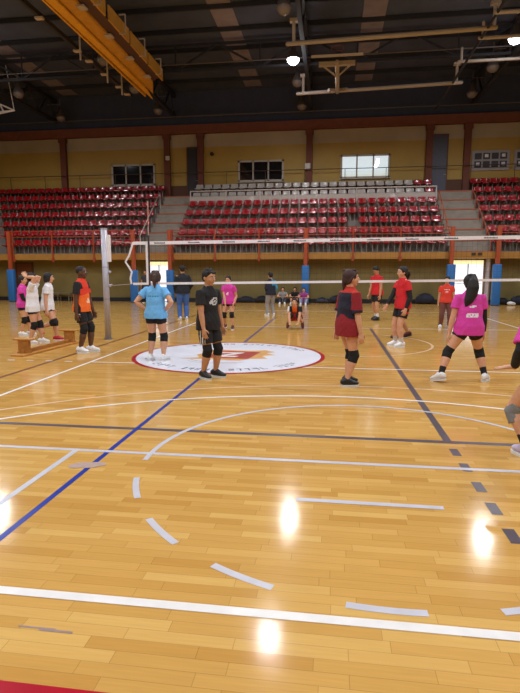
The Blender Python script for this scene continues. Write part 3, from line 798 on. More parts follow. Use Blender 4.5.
        while True:
            x = 7.38 + P * n
            if proj(x - .25, Y0 + DY * i, Z0 + DZ * i + .5)[0] > 522: break
            seat(x, i, meR, 'red plastic seat, %s from the stairs in the %s row of the right block' % (ORD[n], ROWN[i]), 'red seats in the %s row of the right block' % ROWN[i]); n += 1
    bpy.data.objects.remove(kid); bpy.data.objects.remove(root)
    # front railings, one per bay
    OR = mat('railing_orange', (158, 64, 32), .5, var=.08)
    bays = [(-22.6, -16.1, 'left of the left middle column'), (-16.05, -9.52, 'in front of the left seat block'), (-7.72, -1.3, 'in front of the middle block, left half'), (-1.2, 5.2, 'in front of the middle block, right half'), (7.2, 13.8, 'in front of the right seat block')]
    for x0, x1, lab in bays:
        t = empty('railing', ((x0 + x1) / 2, Y0 - .1, 2.0), 0, 'orange steel railing ' + lab, 'railing', None); o = -V(t.location)
        for z in (3.5, 3.22):
            bm = bmesh.new(); tube(bm, [V((x0, Y0 - .1, z)) + o, V((x1, Y0 - .1, z)) + o], .022, n=10); build('rail', bm, OR, t, True)
        for k in range(3 if x0 > -17 else 4):
            x = x0 + (x1 - x0) * (k + .5) / 3 if False else x0 + (x1 - x0) * (k + 1) / 3
            if k == 2 or k == 3: x = x0 + .06 if k == 2 else x1 - .06
            bm = bmesh.new(); bar(bm, V((x, Y0 - .1, 2.0)) + o, V((x, Y0 - .1, 3.52)) + o, .06, .05); box(bm, V((x - .06, Y0 - .12, 2.0)) + o, V((x + .06, Y0 - .06, 2.2)) + o); build('post', bm, OR, t)
    # columns with blue pads
    PADB = mat('pad_blue', (40, 108, 180), .6, var=.1); DOR = mat('column_orange', (168, 72, 34), .6, var=.1)
    for x, zp, nm in ((-16.1, 1.62, 'left of the brown door'), (-9.6, 1.6, 'left of the left bright doorway'), (-7.77, 1.6, 'right of the left bright doorway'), (-1.23, 1.8, 'at the middle of the stand'), (5.3, 1.84, 'left of the right bright doorway'), (7.27, 1.84, 'right of the right bright doorway')):
        t = empty('column', (x, Y0 - .24, 0), 0, 'orange steel column with blue padding %s' % nm, 'column')
        bm = bmesh.new(); box(bm, (-.085, -.07, 0), (.085, .07, 3.5), .008); build('shaft', bm, DOR, t)
        w = .17
        bm = bmesh.new(); box(bm, (-w, -.13, .02), (w, .13, zp), .03); build('pad', bm, PADB, t, True)
    # pale handrail round the white seats
    PL = mat('rail_pale', (190, 178, 172), .5, var=.06)
    t = empty('handrail', (-1.28, Y0 + DY * 5 - .04, Z0 + DZ * 4), 0, 'pale metal handrail in front of the white seats', 'railing'); o = -V(t.location)
    yr = Y0 + DY * 5 - .05; zr = Z0 + DZ * 5 + .68
    bm = bmesh.new(); tube(bm, [V((-7.72, yr, zr)) + o, V((5.2, yr, zr)) + o], .036, n=10); build('rail', bm, PL, t, True)
    for x in (-7.72, -5.75, -3.9, -2.0, -.9, 1.2, 3.2, 5.2):
        bm = bmesh.new(); bar(bm, V((x, yr, Z0 + DZ * (4 if abs(x + 1.26) < 6 else 4))) + o, V((x, yr, zr)) + o, .05); build('post', bm, PL, t)
    # low panel of the white section
    bm = bmesh.new(); box(bm, (-7.8, Y0 + DY * 5 - .02, Z0 + DZ * 4 + .0), (5.25, Y0 + DY * 5 - .005, Z0 + DZ * 5 + .40)); o = build('panel', bm, SW, t); o.location = -V(t.location)
    # stair rails
    for x, lab in ((-9.36, 'thin white stair rail beside the left seat block'),):
        bm = bmesh.new(); a = V((x, Y0 + .1, Z0)); b = V((x, Y0 + DY * 4.6, Z0 + DZ * 4.6))
        tube(bm, [a, a + V((0, 0, .85)), b + V((0, 0, .85)), b], .022, n=8)
        tag(build('stair_rail', bm, PL, None, True), lab, 'railing')
    for x, lab in ((5.36, 'orange stair rail on the left of the right staircase'), (7.02, 'orange stair rail on the right of the right staircase')):
        bm = bmesh.new()
        for k in range(6):
            y = Y0 + DY * k + .1; z = Z0 + DZ * k
            tube(bm, [(x, y, z), (x, y, z + .5)], .022, n=8)
        tube(bm, [(x, Y0 + .1, Z0 + .5), (x, Y0 + DY * 5 + .1, Z0 + DZ * 5 + .5)], .02, n=8)
        tag(build('stair_rail', bm, mat('stair_rail_rust', (170, 82, 50), .6, var=.1), None, True), lab, 'railing')

def upper_wall(BRN):
    PIL = mat('pillar_rust', (102, 52, 36), .7, var=.12, scale=3)
    for x, nm in ((-15.85, 'behind the left seat block'), (-9.52, 'left of the left stair top'), (-7.55, 'right of the left stair top'), (-1.37, 'behind the middle white seats'), (5.05, 'left of the right stair top'), (7.0, 'right of the right stair top'), (13.5, 'at the far right of the upper wall')):
        bm = bmesh.new(); box(bm, (-.17, -.22, 0), (.17, 0, 3.56), .01); box(bm, (-.22, -.26, 3.3), (.22, 0, 3.56))
        o = build('pillar', bm, PIL, None, False, (x, 29.96, Z0 + DZ * 6)); tag(o, 'rust brown pillar on the upper wall ' + nm, 'pillar')
    ALU = mat('window_frame_grey', (172, 162, 152), .5, var=.05); GL = mat('dark_glass', (22, 20, 26), .06, var=0, spec=.8)
    DAY = mat('daylight_pane', (200, 215, 225), .2, var=0, emit=((206, 220, 226), .8)); 
    # the lit pane shows a brighter sunny patch and a greener strip below
    nt = DAY.node_tree; b = nt.nodes['Principled BSDF']; tc = nt.nodes.new('ShaderNodeTexCoord'); sp = nt.nodes.new('ShaderNodeSeparateXYZ'); nt.links.new(tc.outputs['Object'], sp.inputs[0])
    rp = nt.nodes.new('ShaderNodeValToRGB'); mr = nt.nodes.new('ShaderNodeMapRange'); mr.inputs['From Min'].default_value = -.6; mr.inputs['From Max'].default_value = .6
    nt.links.new(sp.outputs[2], mr.inputs[0]); nt.links.new(mr.outputs[0], rp.inputs[0])
    e = rp.color_ramp.elements; e[0].position = .0; e[0].color = lin((176, 178, 150)); e[1].position = .32; e[1].color = lin((206, 220, 226))
    nt.links.new(rp.outputs[0], b.inputs['Emission Color'])
    for n, (x0, x1, z0, z1, m) in enumerate(((-12.95, -10.3, 6.5, 7.72, GL), (-5.4, -2.8, 6.57, 7.74, GL), (.35, 3.02, 6.62, 7.88, DAY)), 1):
        t = empty('window_%d' % n, ((x0 + x1) / 2, 29.98, (z0 + z1) / 2)); t['kind'] = 'structure'; hw = (x1 - x0) / 2; hz = (z1 - z0) / 2
        bm = bmesh.new()
        for a in ((-hw, -hz, hw, -hz + .1), (-hw, hz - .1, hw, hz), (-hw, -hz, -hw + .1, hz), (hw - .1, -hz, hw, hz), (-hw / 3 - .04, -hz, -hw / 3 + .04, hz), (hw / 3 - .04, -hz, hw / 3 + .04, hz)):
            box(bm, (a[0], -.06, a[1]), (a[2], .03, a[3]))
        box(bm, (-hw - .05, -.1, -hz - .04), (hw + .05, .02, -hz + .01))
        build('window_frame', bm, ALU, t)
        for k in range(3):
            bm = bmesh.new(); a = -hw + .08 + k * (2 * hw - .16) / 3; box(bm, (a, -.02, -hz + .08), (a + (2 * hw - .16) / 3, 0, hz - .08)); build('pane', bm, m, t)
        if n == 3:
            bm = bmesh.new(); pts = [(.52, -.03), (.62, -.03), (.74, .22), (.76, .42), (.62, .42), (.58, .18), (.5, .05)]
            a = [bm.verts.new((p[0], -.028, p[1] - .06)) for p in pts]; b_ = [bm.verts.new((p[0], -.022, p[1] - .06)) for p in pts]
            bm.faces.new(a); bm.faces.new(b_[::-1])
            for i in range(len(pts)): bm.faces.new((a[i], a[(i + 1) % len(pts)], b_[(i + 1) % len(pts)], b_[i]))
            build('sunlit_patch', bm, mat('sun_patch', (255, 255, 255), .3, var=0, emit=((255, 255, 255), 9)), t)  # glowing plate painted in for sunlight reflected on the glass
    # display boards on the right
    BD = mat('board_pale', (150, 142, 146), .35, var=.1, scale=5); PH = mat('photo_dark', (44, 38, 44), .3, var=.4, scale=9); PHL = mat('photo_light', (214, 210, 214), .3, var=.2, scale=7)
    for x0, x1, lab in ((7.28, 9.2, 'pale display board with two rows of dark photos, right of the right pillar'), (9.42, 11.4, 'pale display board at the right edge of the photo')):
        t = empty('display_board', ((x0 + x1) / 2, 29.97, 7.38), 0, lab, 'board'); hw = (x1 - x0) / 2
        bm = bmesh.new(); box(bm, (-hw, -.04, -.52), (hw, .02, .52), .01); build('panel', bm, BD, t)
        rn = random.Random(5)
        for r_ in range(2):
            for k in range(4):
                a = -hw + .1 + k * (2 * hw - .2) / 4; z = .06 - r_ * .42
                bm = bmesh.new(); box(bm, (a + .04, -.05, z), (a + (2 * hw - .2) / 4 - .04, -.04, z + .32)); f = build('photo', bm, PH, t)
                if (r_, k) in ((0, 1), (0, 3), (1, 3), (1, 0)):
                    bm = bmesh.new(); box(bm, (a + .12, -.055, z + .1), (a + .3, -.05, z + .26)); build('bright_print', bm, PHL, f)
    # upper doors
    for n, (x0, x1, z1, col) in enumerate(((-8.33, -7.72, 8.5, (38, 32, 40)), (5.2, 5.98, 8.74, (62, 62, 82))), 1):
        t = empty('door_%d' % n, ((x0 + x1) / 2, 29.97, Z0 + DZ * 6)); t['kind'] = 'structure'; w = (x1 - x0) / 2; hh = z1 - t.location.z
        bm = bmesh.new(); box(bm, (-w, -.05, 0), (w, .02, hh), .005); build('door_leaf', bm, mat('upper_door_%d' % n, col, .5, var=.08), t)
        bm = bmesh.new(); box(bm, (-w - .06, -.07, 0), (-w, .02, hh + .06)); box(bm, (w, -.07, 0), (w + .06, .02, hh + .06)); box(bm, (-w, -.07, hh), (w, .02, hh + .06)); build('door_frame', bm, mat('door_frame_brown', (90, 54, 34), .6), t)
        bm = bmesh.new(); tube(bm, [(w - .12, -.1, 1.0), (w - .02, -.1, 1.0)], .015, n=8); tube(bm, [(w - .07, -.1, 1.0), (w - .07, -.04, 1.0)], .012, n=8); build('door_handle', bm, ALU, t)
    # pipe rail along the upper wall
    t = empty('wall_rail', (-1, 29.6, Z0 + DZ * 6), 0, 'thin dark rail running along the upper wall behind the seats', 'railing'); DKM = mat('rail_dark', (70, 52, 40), .6)
    bm = bmesh.new(); tube(bm, [(XL + 1.3, .05, 1.4), (XR + .7, .05, 1.4)], .02, n=8); build('rail', bm, DKM, t, True)
    for k in range(18):
        x = -20.4 + 2.2 * k
        if x > 18.5 or -9.3 < x - 1 < -7.5 or 5 < x - 1 < 7: continue
        bm = bmesh.new(); tube(bm, [(x, .05, 0), (x, .05, 1.4)], .016, n=8); build('post', bm, DKM, t, True)
    # small wall speakers / sockets
    for x, z, s, lab in ((-9.45, 7.95, .12, 'small pale box on the pillar left of the left stairs'), (-1.45, 7.3, .16, 'small pale box on the pillar behind the white seats')):
        bm = bmesh.new(); box(bm, (x - s, 29.66, z - s), (x + s, 29.74, z + s), .03); tag(build('wall_box', bm, mat('box_pale', (190, 184, 180), .5)), lab, 'box')
    bm = bmesh.new(); tube(bm, [(-6.9, 29.99, 8.15), (-6.9, 29.85, 8.15)], .1, n=14); tag(build('wall_siren', bm, mat('box_black', (30, 28, 30), .5)), 'small dark round fitting on the mustard wall left of the dark window', 'siren')

def lower_doors():
    FR = mat('lit_door_frame', (178, 164, 158), .5, var=.05)
    GLW = mat('frosted_daylight', (230, 234, 240), .3, var=0, emit=((232, 236, 246), 1.15)); GLY = mat('frosted_yellow_reflection', (240, 230, 190), .3, var=0, emit=((250, 236, 176), 1.1))
    for n, (x0, x1, z1) in ((3, (-9.33, -8.12, 2.06)), (4, (5.6, 7.05, 2.085))):
        t = empty('door_%d' % n, ((x0 + x1) / 2, 25.58, 0)); t['kind'] = 'structure'; w = (x1 - x0) / 2
        bm = bmesh.new()
        for a, b_ in ((-w, -w + .05), (w - .05, w)): box(bm, (a, -.06, 0), (b_, .06, z1))
        box(bm, (-w, -.06, z1 - .05), (w, .06, z1)); build('door_frame', bm, FR, t)
        for k in range(2):
            a = -w + .05 + k * (w - .05)
            bm = bmesh.new(); box(bm, (a, -.01, .02), (a + w - .05, .01, z1 - .22)); lf = build('frosted_pane', bm, GLW, t)
            bm = bmesh.new(); box(bm, (a + (w - .05 if k == 0 else 0) - .02, -.03, .02), (a + (w - .05 if k == 0 else 0) + .015, .03, z1 - .2)); build('stile', bm, mat('stile_white', (214, 212, 216), .5), lf)
            bm = bmesh.new(); box(bm, (a + .02, -.03, .95), (a + w - .07, -.01, .98)); build('push_bar', bm, mat('stile_white', (214, 212, 216), .5), lf)
        bm = bmesh.new(); box(bm, (-w + .05, -.012, z1 - .22), (w - .05, .012, z1 - .05)); build('transom_pane', bm, GLY, t)  # warm glow colour paints the yellow reflection at the door top
    # open leaf of the right doorway
    bm = bmesh.new(); box(bm, (0, -.6, 0), (.05, 0, 2.1), .005); o = build('door_5', bm, mat('leaf_greyish', (164, 146, 142), .5, var=.06), None, False, (7.08, 25.48, .01)); o['kind'] = 'structure'
    bm = bmesh.new(); tube(bm, [(-.04, -.5, 1.0), (-.04, -.4, 1.0)], .015, n=8); tube(bm, [(-.04, -.45, 1.0), (.0, -.45, 1.0)], .01, n=8); build('door_handle', bm, FR, o)
    # brown door far left
    t = empty('door_6', (-16.05, 25.5, 0)); t['kind'] = 'structure'; BD = mat('brown_door', (112, 60, 32), .5, var=.12)
    bm = bmesh.new(); box(bm, (-.42, -.04, 0), (.42, .0, 1.93), .005); build('door_leaf', bm, BD, t)
    bm = bmesh.new(); box(bm, (-.5, -.06, 0), (-.42, 0, 2.0)); box(bm, (.42, -.06, 0), (.5, 0, 2.0)); box(bm, (-.42, -.06, 1.93), (.42, 0, 2.0)); build('door_frame', bm, mat('brown_frame', (86, 46, 28), .6), t)
    bm = bmesh.new(); tube(bm, [(.3, -.09, 1), (.38, -.09, 1)], .014, n=8); tube(bm, [(.34, -.09, 1), (.34, -.04, 1)], .01, n=8); build('door_handle', bm, FR, t)
    # small plates above the right doorway
    for k, x in enumerate((6.28, 6.55)):
        bm = bmesh.new(); box(bm, (x - .09, Y0 - .09, 2.24), (x + .09, Y0 - .06, 2.36), .005); o = build('sign_plate', bm, mat('plate_dark', (56, 44, 36), .5)); tag(o, 'small dark plate above the right bright doorway, %s of the pair' % ('left', 'right')[k], 'sign', 'plates above the right doorway')

# ------------------------------------------------------------------ roof steel, lamps, hoists
TX = (-16.2, -9.02, -1.28, 7.12, 13.75)
def roof():
    ST = mat('steel_dark', (40, 40, 48), .6, var=.15, scale=4)
    names = ('far left', 'left', 'middle', 'right', 'far right')
    for x, nm in zip(TX, names):
        t = empty('roof_truss', (x, 16, 10.25), 0, 'dark steel lengthwise roof truss, %s of five' % nm, 'truss')
        bm = bmesh.new(); bar(bm, (0, -12, 0), (0, 13.9, 0), .16, .14); build('bottom_chord', bm, ST, t)
        bm = bmesh.new(); bar(bm, (0, -12, 1.1), (0, 13.9, 1.1), .2, .18); build('top_chord', bm, ST, t)
        for k in range(14):
            y = -12 + 1.85 * k
            bm = bmesh.new(); bar(bm, (0, y, 0), (0, y + .925, 1.1), .07); bar(bm, (0, y + .925, 1.1), (0, min(13.9, y + 1.85), 0), .07); build('web_bar', bm, ST, t)
    for k, y in enumerate([6 + 1.85 * i for i in range(13)]):
        bm = bmesh.new(); bar(bm, (XL, 0, 0), (XR, 0, 0), .09, .16); o = build('purlin', bm, ST, None, False, (0, y, 11.49))
        tag(o, 'dark roof purlin crossing the hall, %s from the far wall' % ORD[12 - k], 'roof beam', 'roof purlins')
    for y, nm in ((23.6, 'far'), (15.9, 'near')):
        for a, b, bn in zip(TX[:-1], TX[1:], ('far left', 'left', 'middle', 'right')):
            t = empty('cross_truss', ((a + b) / 2, y, 10.3), 0, 'dark braced cross truss in the %s bay of the roof, %s one' % (bn, nm), 'truss'); w = (b - a) / 2 - .1
            bm = bmesh.new(); bar(bm, (-w, 0, 0), (w, 0, 0), .1); build('bottom_chord', bm, ST, t)
            bm = bmesh.new(); bar(bm, (-w, 0, 1.05), (w, 0, 1.05), .1); build('top_chord', bm, ST, t)
            n = 2
            for k in range(n):
                p = -w + 2 * w * k / n; q = -w + 2 * w * (k + 1) / n
                bm = bmesh.new(); m = (p + q) / 2; bar(bm, (p, 0, 1.05), (m, 0, 0), .075); bar(bm, (m, 0, 0), (q, 0, 1.05), .075); bar(bm, (m, 0, 0), (m, 0, 1.05), .05); build('web_bar', bm, ST, t)
    # pale conduits
    PC = mat('conduit_pale', (88, 80, 82), .5, var=.1)
    for y, z, lab in ((29.6, 10.15, 'thin pale pipe along the top of the far wall'), (23.4, 10.5, 'thin pale pipe hung under the roof across the hall')):
        bm = bmesh.new(); tube(bm, [(XL, y, z), (XR, y, z)], .03, n=8); tag(build('pipe', bm, PC, None, True), lab, 'pipe')
    # lamps
    BODY = mat('lamp_body', (96, 88, 88), .5, var=.1); LENS = mat('lamp_lens_off', (120, 112, 112), .25, var=.05); GLOW = mat('lamp_lens_on', (255, 255, 255), .3, var=0, emit=((255, 252, 250), 12.))
    bm = bmesh.new(); prof = [(.0, .62), (.03, .62), (.03, .5), (.1, .48), (.12, .28), (.2, .2), (.26, .02), (.27, 0), (.25, 0), (.24, .03), (.0, .06)]
    n = 20; rings = [[bm.verts.new((r * math.cos(2 * PI * k / n), r * math.sin(2 * PI * k / n), z)) for k in range(n)] for r, z in prof[1:-1]]
    for i in range(len(rings) - 1):
        for k in range(n): bm.faces.new((rings[i][k], rings[i][(k + 1) % n], rings[i + 1][(k + 1) % n], rings[i + 1][k]))
    bm.faces.new(rings[0]); bm.faces.new(rings[-1])
    bmesh.ops.recalc_face_normals(bm, faces=bm.faces)
    hm = bpy.data.meshes.new('shade'); bm.to_mesh(hm); bm.free(); hm.materials.append(BODY); hm.polygons.foreach_set('use_smooth', [True] * len(hm.polygons))
    def disc(m):
        bm = bmesh.new(); ball(bm, (0, 0, .0), (.25, .25, .22), None, 18); me = bpy.data.meshes.new('lens'); bm.to_mesh(me); bm.free(); me.materials.append(m); me.polygons.foreach_set('use_smooth', [True] * len(me.polygons)); return me  # full ball shape stands in for the glare round a lamp
    dOff = disc(LENS); dOn = disc(GLOW)
    lit = {(-1.75, 22.6), (6.62, 21.8), (-15.4, 21.2), (-1.75, 14.6), (6.62, 10.4), (-9.5, 10.6), (-1.75, 6.8), (6.62, 2.6), (-9.5, 2.8), (-1.75, -1.), (13.2, 14.2), (13.2, 6.6), (-15.4, 13.4), (-15.4, 5.8), (6.62, -5.), (-9.5, -5.), (-1.75, -8.8)}
    pos = sorted(lit) + [(-1.75, 18.4), (-1.75, 25.2), (-1.75, 28.7), (6.62, 18.2), (6.62, 24.6), (6.62, 27.9), (-9.5, 21.6), (-9.5, 25), (-9.5, 28.4), (-15.4, 28.9), (-15.4, 24.9), (6.62, 14.2)]
    nm = {-1.75: 'middle', 6.62: 'right', -9.5: 'left', -15.4: 'far left', 13.2: 'far right'}
    for x, y in pos:
        on = (x, y) in lit
        col = sorted([p[1] for p in pos if nm[p[0]] == nm[x]], reverse=True)
        t = empty('pendant_lamp', (x, y, 10.15), 0, '%s round roof lamp under the %s truss, %s from the far wall' % ('lit' if on else 'unlit', nm[x], ORD[col.index(y)]), 'lamp', 'round roof lamps')
        link('shade', hm, t); link('lens', dOn if on else dOff, t)
        bm = bmesh.new(); bar(bm, (0, 0, .6), (0, 0, 1.0), .03); bar(bm, (0, 0, .72), (min(TX, key=lambda q: abs(q - x)) - x, 0, .72), .03)
        build('hanger', bm, BODY, t)
        if on:
            l = bpy.data.lights.new('lamp_light', 'SPOT'); l.energy = LAMP_W; l.spot_size = R(168); l.spot_blend = .45; l.shadow_soft_size = .25; l.color = (.97, .98, 1.0)
            lo = bpy.data.objects.new('lamp_light', l); C.objects.link(lo); lo.location = (0, 0, -.3); lo.parent = t
            l = bpy.data.lights.new('added_fill_glow', 'POINT'); l.energy = 45; l.shadow_soft_size = .25; l.color = (.9, .95, 1.0)  # added fill light, lifts and cools the ceiling and walls
            lo = bpy.data.objects.new('added_fill_glow', l); C.objects.link(lo); lo.location = (0, 0, -.3); lo.parent = t
    # basketball hoist frame in the middle bay
    TAN = mat('hoist_tan', (166, 150, 134), .5, var=.08); WHT_ = mat('hoist_white', (176, 164, 158), .5, var=.06)
    t = empty('basketball_hoist', (1.7, 22, 9.5), 0, 'folded basketball backboard hung from two pale cross pipes under the roof', 'basketball hoist'); 
    bm = bmesh.new(); tube(bm, [(-3.42, -2.45, 0), (3.5, -2.75, 0)], .075, n=12); build('cross_pipe', bm, TAN, t, True)
    bm = bmesh.new(); tube(bm, [(-3.4, 2.75, 0), (3.6, 2.3, 0)], .075, n=12); build('cross_pipe', bm, WHT_, t, True)
    for x, y in ((-3.2, -2.46), (3.45, -2.75), (-3.15, 2.73), (3.4, 2.3)):
        bm = bmesh.new(); tube(bm, [(x, y, 0), (x, y, .75)], .06, n=10); box(bm, (x - .14, y - .1, .7), (x + .14, y + .1, .8)); build('hanger', bm, WHT_, t)
    bm = bmesh.new(); tube(bm, [(-1.66, -.9, -.12), (-1.62, 2.6, -.05)], .09, n=12); build('mast', bm, TAN, t, True)
    bm = bmesh.new(); MB = Matrix.Translation((-1.67, -1.1, .05)) @ Matrix.Rotation(R(21), 4, 'X'); box(bm, (-.97, 0, -.05), (.97, 1.05, .05), .01, 0, MB); bb = build('backboard', bm, WHT_, t)
    bm = bmesh.new()
    for a in (-2.28, -1.06): bar(bm, (a, -.75, -.1), (-1.66, .55, -.14), .05)
    box(bm, (-2.36, -.85, -.2), (-.98, -.7, -.05)); build('brace', bm, TAN, t)
    bm = bmesh.new()
    for k in range(20):
        a = 2 * PI * k / 20; b = 2 * PI * (k + 1) / 20; tube(bm, [(-1.66 + .23 * math.cos(a), -1.55 + .23 * math.sin(a), .12), (-1.66 + .23 * math.cos(b), -1.55 + .23 * math.sin(b), .12)], .012, n=6)
    build('hoop', bm, mat('hoop_red', (120, 44, 36), .5), t)
    bm = bmesh.new(); bar(bm, (-1.62, 2.5, -.02), (-2.0, 2.1, -.12), .12); bar(bm, (-1.62, 2.5, -.02), (-1.22, 2.1, -.12), .12); build('foot', bm, WHT_, t)
    # second frame in the right bay
    t = empty('ceiling_hoist', (8, 20, 9.5), 0, 'pale pipe frame hung under the roof at the upper right edge', 'hoist')
    for y, z in ((-1.8, 0), (.0, 0), (3.1, .4)):
        bm = bmesh.new(); tube(bm, [(-3.1, y, z), (2.5, y, z)], .06, n=10); build('cross_pipe', bm, WHT_, t, True)
        bm = bmesh.new(); tube(bm, [(-3.0, y, z), (-3.0, y, z + .5)], .05, n=8); build('hanger', bm, WHT_, t)
    bm = bmesh.new(); tube(bm, [(-3.05, -6, 0), (-3.05, 8, 0)], .05, n=8); build('side_pipe', bm, ST, t, True)
    # yellow gantry
    YE = mat('gantry_yellow', (226, 164, 36), .5, var=.1, scale=5); YD = mat('gantry_ochre', (196, 142, 44), .55, var=.1, scale=5); BR = mat('gantry_brown', (78, 50, 40), .6, var=.1)
    t = empty('gantry', (-7.75, 15, 9.25), 0, 'long yellow steel gantry running under the roof at upper left', 'gantry')
    bm = bmesh.new(); vs = [(-.62, -7), (-.25, -7), (-.25, 7.6), (-.42, 8.7)]
    def slab(bm, pts, z0, z1):
        a = [bm.verts.new((p[0], p[1], z0)) for p in pts]; b = [bm.verts.new((p[0], p[1], z1)) for p in pts]; n = len(pts)
        bm.faces.new(a[::-1]); bm.faces.new(b)
        for i in range(n): bm.faces.new((a[i], a[(i + 1) % n], b[(i + 1) % n], b[i]))
    slab(bm, vs, -.05, .02); box(bm, (-.64, -7, -.05), (-.58, 8.3, .42)); build('lower_flange', bm, YE, t)
    bm = bmesh.new(); slab(bm, [(-.25, -7), (.22, -7), (.2, 7.0), (-.25, 8.3)], .05, .09); box(bm, (.19, -7, .05), (.23, 6.9, .2)); build('deck', bm, YD, t)
    bm = bmesh.new(); slab(bm, [(.23, -7), (.6, -7), (.6, 6.6), (.23, 6.9)], .1, .14); build('cable_tray', bm, BR, t)
    for y in (-1.5, .7, 2.6, 4.4, 6.2):
        bm = bmesh.new(); bar(bm, (.6, y, .08), (.82, y, .08), .035); bar(bm, (.82, y, .08), (.82, y, .66), .035); bar(bm, (.6, y, .66), (.82, y, .66), .035); build('bracket', bm, WHT_, t)
        bm = bmesh.new(); box(bm, (.12, y - .14, .0), (.36, y + .14, .05)); build('clip', bm, WHT_, t)
        bm = bmesh.new(); box(bm, (.6, y - .9, .1), (.65, y + .75, .55)); build('side_plate', bm, YD, t)
    for y in (3.0, 5.2, 6.6):
        bm = bmesh.new(); bar(bm, (-.64, y, .4), (-1.0, y, .4), .045); bar(bm, (-1.0, y, .4), (-1.0, y, -.5), .045); build('bracket', bm, WHT_, t)
    t = empty('curtain_track', (-9.05, 15, 9.3), 0, 'dark rail with small pale clips running left of the yellow gantry', 'rail')
    bm = bmesh.new(); bar(bm, (0, -7, 0), (0, 8.4, 0), .1, .14); build('rail', bm, ST, t)
    for y in (1.0, 3.4, 4.3, 5.6, 7.0, 7.9):
        bm = bmesh.new(); box(bm, (-.13, y - .08, -.12), (.13, y + .08, -.06), .01); build('clip', bm, mat('clip_pale', (186, 172, 166), .5), t)
    # white triangular frame at the far left
    bm = bmesh.new()
    A, B, D = V((-17.3, 25, 10.1)), V((-15.75, 25, 9.42)), V((-17.3, 25, 9.2))
    for p, q in ((A, B), (B, D), (A, D), (V((-16.5, 25, 9.75)), V((-16.3, 25, 9.34))), (D + V((0, 0, .15)), B)): tube(bm, [p, q], .04, n=8)
    tube(bm, [A, A + V((0, 0, 1.4))], .03, n=8); tube(bm, [B, B + V((-.3, 0, 2.1))], .02, n=8)
    tag(build('hanging_frame', bm, mat('frame_white', (226, 220, 222), .4), None, True), 'white triangular tube frame hanging under the roof at the left edge', 'frame')

